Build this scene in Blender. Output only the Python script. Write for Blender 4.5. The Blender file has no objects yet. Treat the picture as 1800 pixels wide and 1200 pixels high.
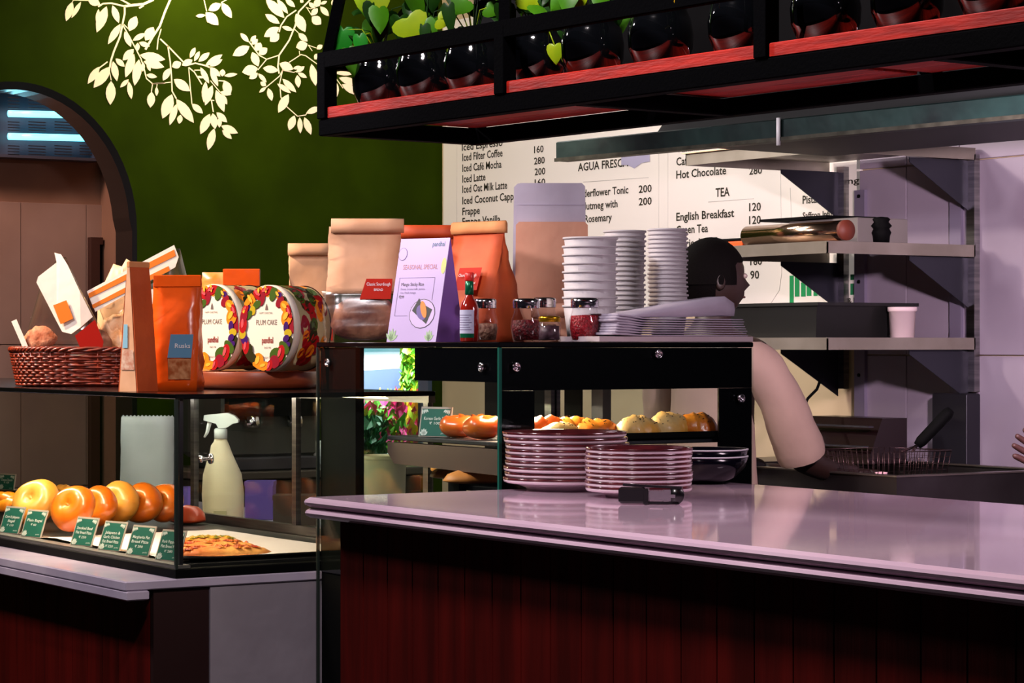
import bpy, math, random
from mathutils import Vector, Matrix
random.seed(7)
S = bpy.context.scene
COL = S.collection
# ---------------------------------------------------------------- camera, world, light, exposure
F = 4300.0; HOR = 605.0; EYE = 1.42
TH = math.radians(33.1)
D = Vector((-math.cos(TH), math.sin(TH), 0)); R = Vector((math.sin(TH), math.cos(TH), 0))
cam_d = bpy.data.cameras.new('camera'); cam = bpy.data.objects.new('camera', cam_d); COL.objects.link(cam)
cam.location = (0, 0, EYE); cam.rotation_euler = (math.pi/2, 0, math.pi/2 - TH)
cam_d.sensor_width = 36; cam_d.lens = 36*F/1800; cam_d.shift_y = (HOR-600)/1800
cam_d.clip_end = 60
S.camera = cam
W = bpy.data.worlds.new('world'); S.world = W; W.use_nodes = True
W.node_tree.nodes['Background'].inputs[0].default_value = (.55, .5, .75, 1)
W.node_tree.nodes['Background'].inputs[1].default_value = .014
def lamp(name, kind, loc, target, power, color, size=.1, spot=60, blend=.4, size_y=None):
    l = bpy.data.lights.new(name, kind); l.energy = power; l.color = color
    if kind == 'AREA':
        l.size = size
        if size_y: l.shape = 'RECTANGLE'; l.size_y = size_y
    else: l.shadow_soft_size = size
    if kind == 'SPOT': l.spot_size = math.radians(spot); l.spot_blend = blend
    o = bpy.data.objects.new(name, l); COL.objects.link(o); o.location = loc
    o.rotation_euler = (Vector(target)-Vector(loc)).to_track_quat('-Z', 'Y').to_euler()
    return o
WARM = (1, .62, .33); PEACH = (1, .8, .66); LILAC = (1, .86, .95); WHITE = (1, .93, .88)
lamp('spot_over_display', 'SPOT', (-6.75, 1.6, 2.8), (-6.15, 2.8, 1.4), 330, (1, .74, .5), .05, 38, .5)
lamp('spot_over_bags', 'SPOT', (-6.1, 1.9, 2.75), (-4.95, 3.2, 1.5), 110, (1, .76, .6), .05, 36, .6)
lamp('spot_mural', 'SPOT', (-7.7, 4.15, 3.12), (-8.66, 4.25, 2.86), 46, (1, .84, .5), .1, 104, .75)
lamp('mural_glow', 'AREA', (-8.4, 4.17, 3.02), (-8.66, 4.17, 2.72), 9, (1, .82, .3), .4)
lamp('mural_wash', 'AREA', (-6.4, 2.9, 3.05), (-8.66, 4.2, 2.5), 5, (1, .80, .66), .5)
lamp('menu_wash', 'AREA', (-7.0, 4.0, 2.95), (-7.3, 5.3, 1.7), 22, WHITE, .8, size_y=.2)
lamp('menu_wash_right', 'AREA', (-6.0, 4.15, 2.25), (-6.7, 5.3, 1.5), 6, WHITE, .5, size_y=.1)
lamp('kitchen_spot', 'SPOT', (-6.6, 2.7, 2.7), (-5.75, 4.8, 1.6), 150, (1, .86, .72), .06, 42, .6)
lamp('kitchen_light', 'SPOT', (-3.4, 3.7, 1.88), (-5.35, 5.3, 1.25), 290, (1, .77, .87), .05, 64, .5)
lamp('counter_fill', 'AREA', (-3.35, 3.6, 1.88), (-3.6, 2.9, 1.1), 9, (1, .76, .88), .3)  # unseen fill added to brighten the counter top
lamp('counter_light', 'AREA', (-3.1, 1.65, 3.0), (-3.5, 2.7, 1.0), 52, (1, .88, .9), .25)
lamp('display_front', 'AREA', (-6.1, 1.2, 2.9), (-6.0, 2.6, .9), 42, (1, .9, .92), .3)
lamp('case_light', 'AREA', (-6.3, 2.62, 1.285), (-6.3, 2.8, .9), 20, (1, .78, .52), 1.6, size_y=.03)
lamp('back_items_fill', 'AREA', (-6.9, 3.2, 1.275), (-6.9, 3.55, 1.0), 4.5, (1, .9, .8), 1.4, size_y=.02)  # unseen fill added to brighten the things behind the case
lamp('tall_case_light', 'AREA', (-4.85, 3.2, 1.39), (-4.8, 3.25, 1.2), 9.0, (1, .72, .45), .5, size_y=.1)
lamp('left_room_light', 'AREA', (-9.15, 3.2, 2.9), (-9.6, 3.6, 1.6), 24, (1, .66, .5), .3)
lamp('garden_light', 'AREA', (-9.6, 5.6, 2.6), (-10.4, 6.0, 1.0), 300, (.95, .97, 1), .8)
lamp('front_fill_spot', 'SPOT', (-4.6, 1.2, 2.65), (-4.6, 3.2, 1.45), 115, (1, .87, .95), .12, 46, .6)
S.view_settings.view_transform = 'Standard'; S.view_settings.look = 'None'
S.view_settings.gamma = 1; S.view_settings.use_curve_mapping = False
S.view_settings.exposure = 0.0

# ---------------------------------------------------------------- measuring helpers
def ray(px):
    return D + R*((px-900)/F)
def at(px, z):                                  # floor point seen at column px, at depth z
    v = ray(px)*z; return v.x, v.y
def onX(px, X): v = ray(px); return X/v.x       # depth where the column meets the plane X
def onY(px, Y): v = ray(px); return Y/v.y
def hz(py, z): return EYE + (HOR-py)*z/F        # height of a row at depth z
def wallX(px, py, X): z = onX(px, X); v = ray(px)*z; return Vector((X, v.y, hz(py, z)))
def wallY(px, py, Y): z = onY(px, Y); v = ray(px)*z; return Vector((v.x, Y, hz(py, z)))

# ---------------------------------------------------------------- materials
def lin(c): return c/12.92 if c <= .04045 else ((c+.055)/1.055)**2.4
def rgb(h): return tuple(lin(int(h[i:i+2], 16)/255) for i in (0, 2, 4))+(1,)
MATS = {}
def mat(name, col, rough=.5, metal=0, col2=None, scale=8, bump=0, bscale=None, stretch=None, emit=0, trans=0, coat=0, spec=None, detail=4, sss=0):
    if name in MATS: return MATS[name]
    m = bpy.data.materials.new(name); m.use_nodes = True; nt = m.node_tree; N = nt.nodes; L = nt.links
    b = N['Principled BSDF']
    c = rgb(col) if isinstance(col, str) else col
    b.inputs['Base Color'].default_value = c; b.inputs['Roughness'].default_value = rough; b.inputs['Metallic'].default_value = metal
    if trans: b.inputs['Transmission Weight'].default_value = trans
    if coat: b.inputs['Coat Weight'].default_value = coat; b.inputs['Coat Roughness'].default_value = .06
    if spec is not None: b.inputs['Specular IOR Level'].default_value = spec
    if sss: b.inputs['Subsurface Weight'].default_value = sss; b.inputs['Subsurface Scale'].default_value = .02
    if emit: b.inputs['Emission Color'].default_value = c; b.inputs['Emission Strength'].default_value = emit
    tc = N.new('ShaderNodeTexCoord'); mp = N.new('ShaderNodeMapping'); L.new(tc.outputs['Object'], mp.inputs[0])
    if stretch: mp.inputs['Scale'].default_value = stretch
    if col2:
        n = N.new('ShaderNodeTexNoise'); n.inputs['Scale'].default_value = scale; n.inputs['Detail'].default_value = detail
        L.new(mp.outputs[0], n.inputs[0])
        r = N.new('ShaderNodeValToRGB'); r.color_ramp.elements[0].color = c; r.color_ramp.elements[0].position = .36
        r.color_ramp.elements[1].color = rgb(col2); r.color_ramp.elements[1].position = .64
        L.new(n.outputs[0], r.inputs[0]); L.new(r.outputs[0], b.inputs['Base Color'])
    if bump:
        n2 = N.new('ShaderNodeTexNoise'); n2.inputs['Scale'].default_value = bscale or scale*4; L.new(mp.outputs[0], n2.inputs[0])
        bp = N.new('ShaderNodeBump'); bp.inputs['Strength'].default_value = bump; bp.inputs['Distance'].default_value = .01
        L.new(n2.outputs[0], bp.inputs['Height']); L.new(bp.outputs[0], b.inputs['Normal'])
    MATS[name] = m; return m
def glass(name, tint=(1, 1, 1, 1), gl=.05, base=.06, rough=.02):
    if name in MATS: return MATS[name]
    m = bpy.data.materials.new(name); m.use_nodes = True; nt = m.node_tree; N = nt.nodes; L = nt.links
    N.remove(N['Principled BSDF']); out = N['Material Output']
    t = N.new('ShaderNodeBsdfTransparent'); t.inputs[0].default_value = tint
    g = N.new('ShaderNodeBsdfGlossy'); g.inputs['Roughness'].default_value = rough
    w = N.new('ShaderNodeLayerWeight'); w.inputs[0].default_value = .5
    f = N.new('ShaderNodeMath'); f.operation = 'POWER'; f.inputs[1].default_value = 4.5; L.new(w.outputs['Facing'], f.inputs[0])
    a = N.new('ShaderNodeMath'); a.operation = 'MULTIPLY_ADD'; a.inputs[1].default_value = .55; a.inputs[2].default_value = base; a.use_clamp = True
    x = N.new('ShaderNodeMixShader')
    L.new(f.outputs[0], a.inputs[0]); L.new(a.outputs[0], x.inputs[0]); L.new(t.outputs[0], x.inputs[1]); L.new(g.outputs[0], x.inputs[2]); L.new(x.outputs[0], out.inputs[0])
    MATS[name] = m; return m
black = mat('black_gloss', '060608', .2, spec=.25)
blackm = mat('black_matt', '070708', .7, spec=.06)
frame_m = mat('black_painted_steel', '010102', .75, bump=.1, bscale=160, spec=.02)
marble = mat('lilac_marble', 'dcbfd0', .05, col2='d0b0c5', scale=3, coat=.4)
marble_l = mat('white_marble', 'c3b8cb', .2, col2='b1a4ba', scale=5)
wood_red = mat('red_shelf_wood', 'a81e10', .45, col2='7e120a', scale=9, stretch=(1, 9, 9), bump=.1)
steel = mat('brushed_steel', '8d8a8a', .32, 1, col2='706d70', scale=6, stretch=(1, 1, 14))
steel_d = mat('dark_steel', '5b5860', .38, .85, col2='45434c', scale=5)
chrome = mat('chrome', 'd8d5da', .14, 1)
kraft = mat('kraft_paper', 'dc965e', .75, col2='cf8650', scale=14, bump=.35, bscale=16)
kraft_o = mat('warm_lit_kraft', 'd2521f', .6, col2='bd4015', scale=9, bump=.35, bscale=14)  # orange tone stands for warm light bounced onto kraft paper
kraft_p = mat('pale_kraft', 'e4b08a', .8, col2='d8a27a', scale=12, bump=.3, bscale=14)
white_paper = mat('white_paper', 'c4bccb', .8, col2='b8b0c0', scale=9, bump=.25, bscale=12)
cup_m = mat('white_paper_cup', 'd8d4d6', .55, sss=.0)
film = glass('clear_film', (1, .96, .92, 1), base=.16, rough=.22)
pane_m = glass('case_glass', (.92, .97, .95, 1), base=.02)
pane_edge2 = mat('dark_glass_edge', '2c332f', .15, spec=.5)
pane_d = glass('display_glass', (.88, .9, .87, 1), base=.025)
pane_edge = mat('green_glass_edge', '1d5a4c', .15, spec=.6)
jar_glass = glass('jar_glass', (.95, .95, .95, 1), base=.05)
cream = mat('cream_print', 'e4dccf', .6)
white = mat('white_print', 'efeef2', .5)
green_card = mat('green_card', '1f6a5c', .5, col2='1b5f55', scale=4)
ink = mat('dark_ink', '241f0c', .6)
menu_m = mat('menu_print_glow', 'd6cbc3', .5, emit=.26)  # faint glow added so the board looks evenly lit
red_lbl = mat('red_label', 'c02412', .6, spec=.15)

# ---------------------------------------------------------------- mesh helpers
class MB:
    def __init__(s): s.v = []; s.f = []; s.sm = []
    def add(s, vs, fs, smooth=False, M=None):
        o = len(s.v)
        for v in vs:
            v = Vector(v)
            s.v.append(M @ v if M else v)
        for f in fs: s.f.append(tuple(i+o for i in f)); s.sm.append(smooth)
        return s
    def box(s, a, b, M=None, ch=0):
        x0, y0, z0 = [min(a[i], b[i]) for i in range(3)]; x1, y1, z1 = [max(a[i], b[i]) for i in range(3)]
        if ch <= 0:
            vs = [(x0,y0,z0),(x1,y0,z0),(x1,y1,z0),(x0,y1,z0),(x0,y0,z1),(x1,y0,z1),(x1,y1,z1),(x0,y1,z1)]
            fs = [(0,3,2,1),(4,5,6,7),(0,1,5,4),(1,2,6,5),(2,3,7,6),(3,0,4,7)]
            return s.add(vs, fs, False, M)
        rings = []
        for z, c in ((z0, ch), (z0+ch, 0), (z1-ch, 0), (z1, ch)):
            q = ch
            X0, X1, Y0, Y1 = x0+c, x1-c, y0+c, y1-c
            k = q*.5
            rings.append([(X0+k,Y0,z),(X1-k,Y0,z),(X1,Y0+k,z),(X1,Y1-k,z),(X1-k,Y1,z),(X0+k,Y1,z),(X0,Y1-k,z),(X0,Y0+k,z)])
        return s.loft(rings, True, False, M)
    def loft(s, rings, caps=True, smooth=True, M=None):
        n = len(rings[0]); vs = [p for r in rings for p in r]; fs = []
        for i in range(len(rings)-1):
            for j in range(n):
                k = (j+1) % n
                fs.append((i*n+j, i*n+k, (i+1)*n+k, (i+1)*n+j))
        if caps:
            fs.append(tuple(range(n))[::-1]); fs.append(tuple((len(rings)-1)*n+j for j in range(n)))
        return s.add(vs, fs, smooth, M)
    def lathe(s, prof, c=(0,0,0), n=24, M=None, smooth=True, caps=False):
        rings = [[(c[0]+r*math.cos(2*math.pi*j/n), c[1]+r*math.sin(2*math.pi*j/n), c[2]+z) for j in range(n)] for r, z in prof]
        return s.loft(rings, caps, smooth, M)
    def tube(s, pts, r, n=8, smooth=True, closed=False, M=None):
        pts = [Vector(p) for p in pts]; rings = []; N = len(pts)
        rr = r if isinstance(r, (list, tuple)) else [r]*N
        up = Vector((0, 0, 1)); prev = None
        for i, p in enumerate(pts):
            if closed: t = pts[(i+1) % N]-pts[i-1]
            else: t = pts[min(i+1, N-1)]-pts[max(i-1, 0)]
            t.normalize()
            if prev is None:
                a = t.cross(up)
                if a.length < .1: a = t.cross(Vector((1, 0, 0)))
            else: a = prev - t*prev.dot(t)
            a.normalize(); prev = a; b = t.cross(a)
            rings.append([p+(a*math.cos(2*math.pi*j/n)+b*math.sin(2*math.pi*j/n))*rr[i] for j in range(n)])
        if closed: rings.append(rings[0])
        return s.loft(rings, not closed, smooth, M)
    def prism(s, poly, t, M=None):               # poly in xz, thickness along y
        n = len(poly); vs = [(x, 0, z) for x, z in poly]+[(x, t, z) for x, z in poly]
        fs = [tuple(range(n)), tuple(range(2*n-1, n-1, -1))]+[(i, n+i, n+(i+1) % n, (i+1) % n) for i in range(n)]
        return s.add(vs, fs, False, M)
    def build(s, name, m, parent=None, subsurf=0):
        me = bpy.data.meshes.new(name); me.from_pydata([tuple(v) for v in s.v], [], s.f)
        me.polygons.foreach_set('use_smooth', s.sm); me.update()
        me.materials.append(m)
        o = bpy.data.objects.new(name, me); COL.objects.link(o)
        if parent: o.parent = parent
        return o
def tag(o, label=None, cat=None, group=None, kind=None):
    if label: o['label'] = label
    if cat: o['category'] = cat
    if group: o['group'] = group
    if kind: o['kind'] = kind
    return o
def thing(name, label, cat, loc=(0,0,0), rz=0, group=None):
    o = bpy.data.objects.new(name, None); COL.objects.link(o); o.empty_display_size = .05
    o.location = loc; o.rotation_euler = (0, 0, rz)
    return tag(o, label, cat, group)
def struct(name, mb, m, parent=None):
    o = mb.build(name, m, parent)
    if not parent: o['kind'] = 'structure'
    return o
def dup(root, loc, rz=0, label=None, scale=None):
    r = root.copy(); COL.objects.link(r); r.location = loc; r.rotation_euler = (0, 0, rz)
    if scale: r.scale = scale
    if label: r['label'] = label
    for ch in list(root.children):
        c = ch.copy(); COL.objects.link(c); c.parent = r
        for g in list(ch.children):
            d = g.copy(); COL.objects.link(d); d.parent = c
    return r
ORD = ['topmost', 'second from the top', 'third from the top', 'fourth from the top', 'fifth from the top', 'sixth from the top', 'seventh from the top', 'eighth from the top', 'ninth from the top', 'tenth from the top', 'eleventh from the top', 'twelfth from the top', 'thirteenth from the top', 'fourteenth from the top', 'fifteenth from the top', 'sixteenth from the top', 'seventeenth from the top', 'eighteenth from the top', 'nineteenth from the top', 'twentieth from the top', 'twenty-first from the top', 'twenty-second from the top']
FACE = math.pi/2 - TH        # rz that turns local -Y towards the camera and local X to image right
def text_mesh(name, txt, m, parent, origin, xdir, updir, cap, width=None, align='LEFT', bold=0, lift=.0006, space=1):
    cu = bpy.data.curves.new('t', 'FONT'); cu.body = txt; cu.size = 1; cu.offset = bold; cu.resolution_u = 2; cu.space_character = space
    ob = bpy.data.objects.new('t', cu); COL.objects.link(ob)
    dg = bpy.context.evaluated_depsgraph_get(); me = bpy.data.meshes.new_from_object(ob.evaluated_get(dg))
    bpy.data.objects.remove(ob); bpy.data.curves.remove(cu)
    if not me.vertices: return None
    xs = [v.co.x for v in me.vertices]; x0, x1 = min(xs), max(xs)
    sy = cap/.70; sx = width/(x1-x0) if width else sy
    xd = Vector(xdir).normalized(); ud = Vector(updir).normalized(); nd = xd.cross(ud); O = Vector(origin)
    off = {'LEFT': x0, 'CENTER': (x0+x1)/2, 'RIGHT': x1}[align]
    for v in me.vertices:
        c = v.co.copy(); v.co = O + xd*(c.x-off)*sx + ud*c.y*sy + nd*lift
    me.materials.clear(); me.materials.append(m)
    o = bpy.data.objects.new(name, me); COL.objects.link(o); o.parent = parent
    return o
def flat(name, m, parent, pts, O, xd, ud, lift=.0005):   # a printed shape
    xd = Vector(xd).normalized(); ud = Vector(ud).normalized(); nd = xd.cross(ud); O = Vector(O)
    mb = MB(); mb.add([O+xd*x+ud*y+nd*lift for x, y in pts], [tuple(range(len(pts)))])
    return mb.build(name, m, parent)
def ell(cx, cy, a, b, ang=0, n=16):
    ca, sa = math.cos(ang), math.sin(ang)
    return [(cx+a*math.cos(t)*ca-b*math.sin(t)*sa, cy+a*math.cos(t)*sa+b*math.sin(t)*ca) for t in [2*math.pi*i/n for i in range(n)]]
def leafpts(x0, y0, x1, y1, w, n=7):
    dx, dy = x1-x0, y1-y0; l = math.hypot(dx, dy); ux, uy = dx/l, dy/l; px, py = -uy, ux
    prof = [(0, 0), (.12, .45), (.3, .88), (.5, 1), (.7, .82), (.87, .42), (1, 0)]
    a = [(x0+ux*t*l+px*w/2*q, y0+uy*t*l+py*w/2*q) for t, q in prof]
    b = [(x0+ux*t*l-px*w/2*q, y0+uy*t*l-py*w/2*q) for t, q in prof[1:-1]][::-1]
    return a+b
# ================================================================ THE ROOM
GX = -8.66; MY = 5.30; FX = -9.75
floor = struct('floor', MB().box((-13, -3, -.1), (2, 8.5, 0)), mat('floor_tile', '2a2426', .4, col2='1f1b1d', scale=3))
struct('ceiling', MB().box((-13, 1.0, 3.25), (2, 5.5, 3.35)), mat('ceiling_paint', '14110f', .9))
wall_back = struct('wall_back', MB().box((GX-.14, MY, 0), (-3.2, MY+.1, 3.25)), mat('cream_wall', 'c9b494', .7, col2='bfa98a', scale=2))
tile_m = mat('grey_lilac_tile', '9b8fa0', .35, col2='928697', scale=3, spec=.3)
tile_proto = None
x = -6.06
while x < -3.4:
    for k in range(6):
        z0 = 1.386-.6*2 - .186 + .0 if False else -.414+.6*k
        a = max(z0+.002, 0.01); b = min(z0+.598, 3.2)
        if b <= a: continue
        MB().box((x+.002, MY-.012, a), (x+(.238 if x < -5.6 else .618), MY+.001, b), ch=.0015).build('tile', tile_m, wall_back)
    x += .24 if x < -5.6 else .62
# green side wall with an arched opening
green = mat('green_paint', '243300', .7, col2='1e2b00', scale=5, spec=.03)
AYC = wallX(30, 400, GX).y; AR = wallX(240, 400, GX).y-AYC; AZC = hz(400, onX(30, GX))
wy0, wy1 = wallX(620, 600, GX).y, wallX(766, 600, GX).y; wz0, wz1 = .955, 1.415
arch = [(AYC+AR, 0)]+[(AYC+AR*math.cos(t), AZC+.545*math.sin(t)) for t in [math.pi*i/32 for i in range(33)]]+[(AYC-AR, 0)]
mb = MB()
def wall_poly(y0, z0, y1, z1):
    mb.box((GX-.14, y0, z0), (GX, y1, z1))
for i in range(1, 33):
    (ya, za), (yb, zb) = arch[i], arch[i+1]
    vs = [(GX, ya, za), (GX, yb, zb), (GX, yb, 3.25), (GX, ya, 3.25), (GX-.14, ya, za), (GX-.14, yb, zb), (GX-.14, yb, 3.25), (GX-.14, ya, 3.25)]
    mb.add(vs, [(0,1,2,3)[::-1], (4,5,6,7), (0,4,5,1)[::-1]])
wall_poly(AYC+AR, 0, wy0, 3.25); wall_poly(wy0, 0, wy1, wz0); wall_poly(wy0, wz1, wy1, 3.25); wall_poly(wy1, 0, MY, 3.25)
wall_poly(1.0, 0, AYC-AR, 3.25)
wall_left = struct('wall_left', mb, green)
# black lining of the arch
ml = MB()
for i in range(len(arch)-1):
    (ya, za), (yb, zb) = arch[i], arch[i+1]
    def inn(y, z):
        if z <= AZC+1e-6: return (y-.02 if y > AYC else y+.02, z)
        v = Vector((y-AYC, z-AZC)); l = v.length; v *= (l-.03)/l; return (AYC+v.x, AZC+v.y)
    ia, ib = inn(ya, za), inn(yb, zb)
    vs = [(GX+.004, ya, za), (GX+.004, yb, zb), (GX+.004, ib[0], ib[1]), (GX+.004, ia[0], ia[1]), (GX-.15, ya, za), (GX-.15, yb, zb), (GX-.15, ib[0], ib[1]), (GX-.15, ia[0], ia[1])]
    ml.add(vs, [(0,1,2,3), (4,7,6,5), (3,2,6,7), (0,4,5,1)])
struct('trim_1', ml, black)
# room beyond the arch
wall_far = struct('wall_far', MB().box((FX-.1, 1.5, 0), (FX, 4.35, 3.25)), mat('peach_wall', '8f6a58', .8, col2='835f50', scale=3))
ft = mat('beige_tile', '977a70', .55, col2='8b6f68', scale=3)
zt = wallX(100, 357, FX).z; ys = wallX(35, 400, FX).y; dy = wallX(150, 400, FX).y-ys
for i in range(-4, 3):
    for k in range(-3, 0):
        a = max(.01, zt+.6*k+.002)
        MB().box((FX-.001, ys+dy*i+.0015, a), (FX+.012, ys+dy*(i+1)-.0015, zt+.6*(k+1)-.002), ch=.001).build('tile', ft, wall_far)
struct('wall_passage', MB().box((FX, 4.25, 0), (GX-.14, 4.35, 3.25)), mat('peach_wall', ''))
# doorway at the end of the passage
dz = wallX(190, 418, FX+.02).z; dy0 = wallX(163, 418, FX+.02).y
dr = struct('door_1', MB().box((FX+.012, dy0+.02, 0), (FX+.035, 4.24, dz-.03)), blackm)
mb = MB(); mb.box((FX+.012, dy0-.02, 0), (FX+.05, dy0+.02, dz)); mb.box((FX+.012, dy0+.02, dz-.03), (FX+.05, 4.24, dz))
mb.build('door_frame', mat('brown_frame', '3b211c', .4), dr)
# painted leaves and branches on the green wall
paint = mat('cream_paint', 'f4dcca', .6, spec=.2)
def cv(c, x, y):
    ox, oy, s = {'A': (110, 0, 1137/180), 'B': (210, 70, 6), 'C': (400, 0, 4.8), 'E': (0, 0, 3)}[c]
    return ox+x/s, oy+y/s
LV = {'A': [(110,20,40,235,85),(205,20,100,200,50),(280,-10,420,50,90),(400,100,385,280,50),(490,70,380,360,110),(555,60,625,255,75),(820,180,740,345,105),(645,265,505,490,80),(690,350,760,520,70),(920,370,780,450,60),(1010,300,920,450,110),(850,470,970,515,58),(835,475,830,570,50),(790,545,670,670,85),(795,600,700,860,95),(850,660,800,950,100),(410,740,280,930,80),(530,740,345,975,115),(560,680,605,900,78),(590,650,690,740,62),(540,900,530,1165,110),(735,880,640,970,48),(735,905,765,1100,62),(860,610,1140,660,105),(900,680,1130,745,95),(930,830,1050,855,52),(895,690,890,795,45),(940,700,975,790,40),(990,1020,975,1195,90),(1045,965,1045,1065,38)],
 'B': [(555,575,455,830,120),(605,675,530,900,70),(600,625,785,875,105),(645,790,630,885,58),(765,675,880,775,68),(575,415,745,540,100),(530,300,460,430,68),(650,240,555,285,82),(770,210,660,270,70),(800,80,745,190,50),(845,120,790,225,45),(950,135,835,230,62),(1085,155,905,275,68),(1085,205,955,280,55),(955,290,1065,385,62),(960,310,1040,490,58),(1090,310,1085,385,60),(1105,380,1245,360,42),(855,290,945,460,58),(810,385,900,400,25),(910,440,890,660,64),(980,480,905,690,78),(1110,430,1165,585,95),(1060,550,1180,575,50),(1020,530,1105,760,85),(1065,570,1135,680,60),(955,780,855,995,95),(985,775,1010,940,78),(1025,765,1135,870,68),(1055,820,1055,925,50),(1075,905,1250,985,80),(1085,950,1185,1045,58),(1000,935,935,1165,85)],
 'C': [(325,-10,480,150,80),(420,-5,510,115,48),(490,-10,570,60,45),(320,120,440,200,58),(435,230,310,310,74),(435,285,360,350,74),(460,225,555,255,36),(580,115,655,270,84),(600,280,675,350,50),(675,370,580,400,84),(110,280,180,355,42),(185,390,45,470,80),(240,300,195,350,35),(255,330,205,375,42),(280,360,240,430,64),(335,405,265,460,62),(210,440,260,560,68),(255,575,125,610,90),(255,615,185,665,52),(260,620,330,695,36),(280,690,325,725,42),(325,735,270,780,28),(345,745,375,850,48),(300,575,430,595,64),(440,535,555,585,74),(555,580,620,560,30),(650,560,580,610,38),(595,615,670,655,36),(590,635,600,740,48),(420,705,535,785,42),(465,665,580,780,52),(515,795,430,950,74),(565,975,520,1100,64),(610,990,615,1125,44),(650,990,705,1135,58),(780,905,665,955,52),(710,540,745,725,64),(800,380,755,415,40),(775,455,735,500,50),(690,20,735,70,36),(785,0,730,50,58),(840,10,785,35,28),(785,55,855,135,48),(760,70,710,130,48),(715,140,790,205,78),(885,0,905,60,36),(615,0,640,20,30),(900,612,1070,625,36),(940,655,1115,715,62),(965,710,1125,800,64),(915,690,915,830,50)],
 'E': [(1165,20,1100,55,42),(1170,15,1222,95,42),(1085,65,1152,132,55),(1033,85,1085,80,20),(1110,65,1095,120,28)]}
for c, L_ in LV.items():
    for q in L_:
        x0, y0 = cv(c, q[0], q[1]); x1, y1 = cv(c, q[2], q[3]); w = q[4]/{'A': 1137/180, 'B': 6, 'C': 4.8, 'E': 3}[c]
        LFN = globals().get('LFN', 0)+1; pts = [wallX(a, b, GX+.0025+.00006*(LFN % 24)) for a, b in leafpts(x0, y0, x1, y1, w)]; n = len(pts)
        m2 = MB(); m2.add(pts+[p-Vector((.003, 0, 0)) for p in pts], [tuple(range(n)), tuple(range(2*n-1, n-1, -1))]+[(i, n+i, n+(i+1) % n, (i+1) % n) for i in range(n)])
        m2.build('painted_leaf', paint, wall_left)
BR = {'A': [([(395,75),(450,40),(540,35),(690,70)],18),([(690,70),(750,60),(900,45),(1010,-5)],28),([(690,70),(690,150),(665,270),(640,400),(570,570),(535,680),(525,750)],20),([(665,270),(770,460),(870,650),(905,760),(930,870),(1000,930),(1137,920)],13),([(1220,-60),(1137,130),(1080,290),(1000,410),(920,550)],24),([(1095,320),(1060,440),(1050,550)],12),([(640,-10),(750,50)],18),([(850,90),(900,60)],20),([(120,0),(270,5),(395,20)],10),([(1000,930),(985,1020)],10),([(1050,930),(1045,970)],8),([(500,685),(400,760)],14),([(520,790),(540,890)],10),([(680,270),(740,330)],10),([(110,20),(120,0)],8)],
 'B': [([(430,-10),(520,75),(660,220),(710,270),(800,245),(900,270),(950,290)],15),([(510,60),(535,230),(550,400),(555,540),(600,620)],14),([(730,290),(745,480),(765,680)],10),([(730,290),(790,340),(870,470)],12),([(550,445),(460,455),(340,465)],9),([(960,430),(1060,550)],9),([(970,640),(990,760)],12),([(1045,430),(1110,435)],12),([(860,320),(790,320)],10),([(1000,640),(960,635)],10)],
 'C': [([(700,-5),(600,100),(570,220),(520,340),(435,465),(425,560),(435,620)],13),([(580,85),(500,140),(450,215),(435,270)],11),([(435,465),(330,500),(265,465),(180,350)],9),([(330,500),(255,590)],8),([(520,525),(620,460),(660,470),(755,540)],8),([(470,580),(440,640),(320,740)],8),([(465,590),(440,700),(450,820),(500,900),(590,980),(660,970),(670,950)],8),([(660,60),(700,75),(780,45)],6),([(665,60),(710,130)],6),([(680,380),(750,405)],6),([(680,380),(715,430)],6),([(560,240),(600,280)],6),([(470,595),(560,610),(600,590)],6),([(605,430),(610,470)],6),([(915,660),(975,745)],7)],
 'E': [([(1075,-5),(1090,60)],5),([(1165,15),(1200,-5)],5)]}
for c, L_ in BR.items():
    s = {'A': 1137/180, 'B': 6, 'C': 4.8, 'E': 3}[c]
    for pl, w in L_:
        P = [cv(c, *p) for p in pl]; w = w/s; a = []; b = []
        for i, p in enumerate(P):
            q0 = P[max(i-1, 0)]; q1 = P[min(i+1, len(P)-1)]; dx, dy_ = q1[0]-q0[0], q1[1]-q0[1]; l = math.hypot(dx, dy_)
            nx, ny = -dy_/l*w/2, dx/l*w/2
            a.append((p[0]+nx, p[1]+ny)); b.append((p[0]-nx, p[1]-ny))
        m2 = MB(); A_ = [wallX(*p, GX+.0018) for p in a]; B_ = [wallX(*p, GX+.0018) for p in b]
        n = len(A_); m2.add(A_+B_, [(i, i+1, n+i+1, n+i) for i in range(n-1)]); m2.build('painted_branch', paint, wall_left)
# low window added to give the bright view in the glass, garden beyond
w = struct('window_1', MB().box((GX-.09, wy0, wz0), (GX-.084, wy1, wz1)), glass('window_glass', (1, 1, 1, 1), base=.0))
mb = MB(); fm = mat('blue_grey_frame', '4a5468', .4)
for a, b in (((wy0-.001, wz0), (wy0+.035, wz1)), ((wy1-.02, wz0), (wy1+.001, wz1)), ((wy0, wz1-.012), (wy1, wz1)), ((wy0, wz0), (wy1, wz0+.012))):
    mb.box((GX-.11, a[0], a[1]), (GX-.03, b[0], b[1]))
mb.build('window_frame', fm, w)
struct('wall_garden', MB().box((-12.6, 5.2, 0), (-12.5, 8.3, 2.6)), mat('pale_garden_wall', 'a9c4cf', .8, col2='6aa1a8', scale=1.5))
tag(MB().box((-12.4, 5.1, .01), (GX-.2, 8.2, .05)).build('garden_bed', mat('garden_grass', '3f7a2a', .9, col2='6aa33a', scale=6)), 'green lawn strip outside the low window', 'lawn')
cx, cy = -10.9, 6.35
car = thing('parked_car', 'pale parked car half hidden behind the flowers outside the low window', 'car', (cx, cy, .05), math.radians(100))
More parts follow.
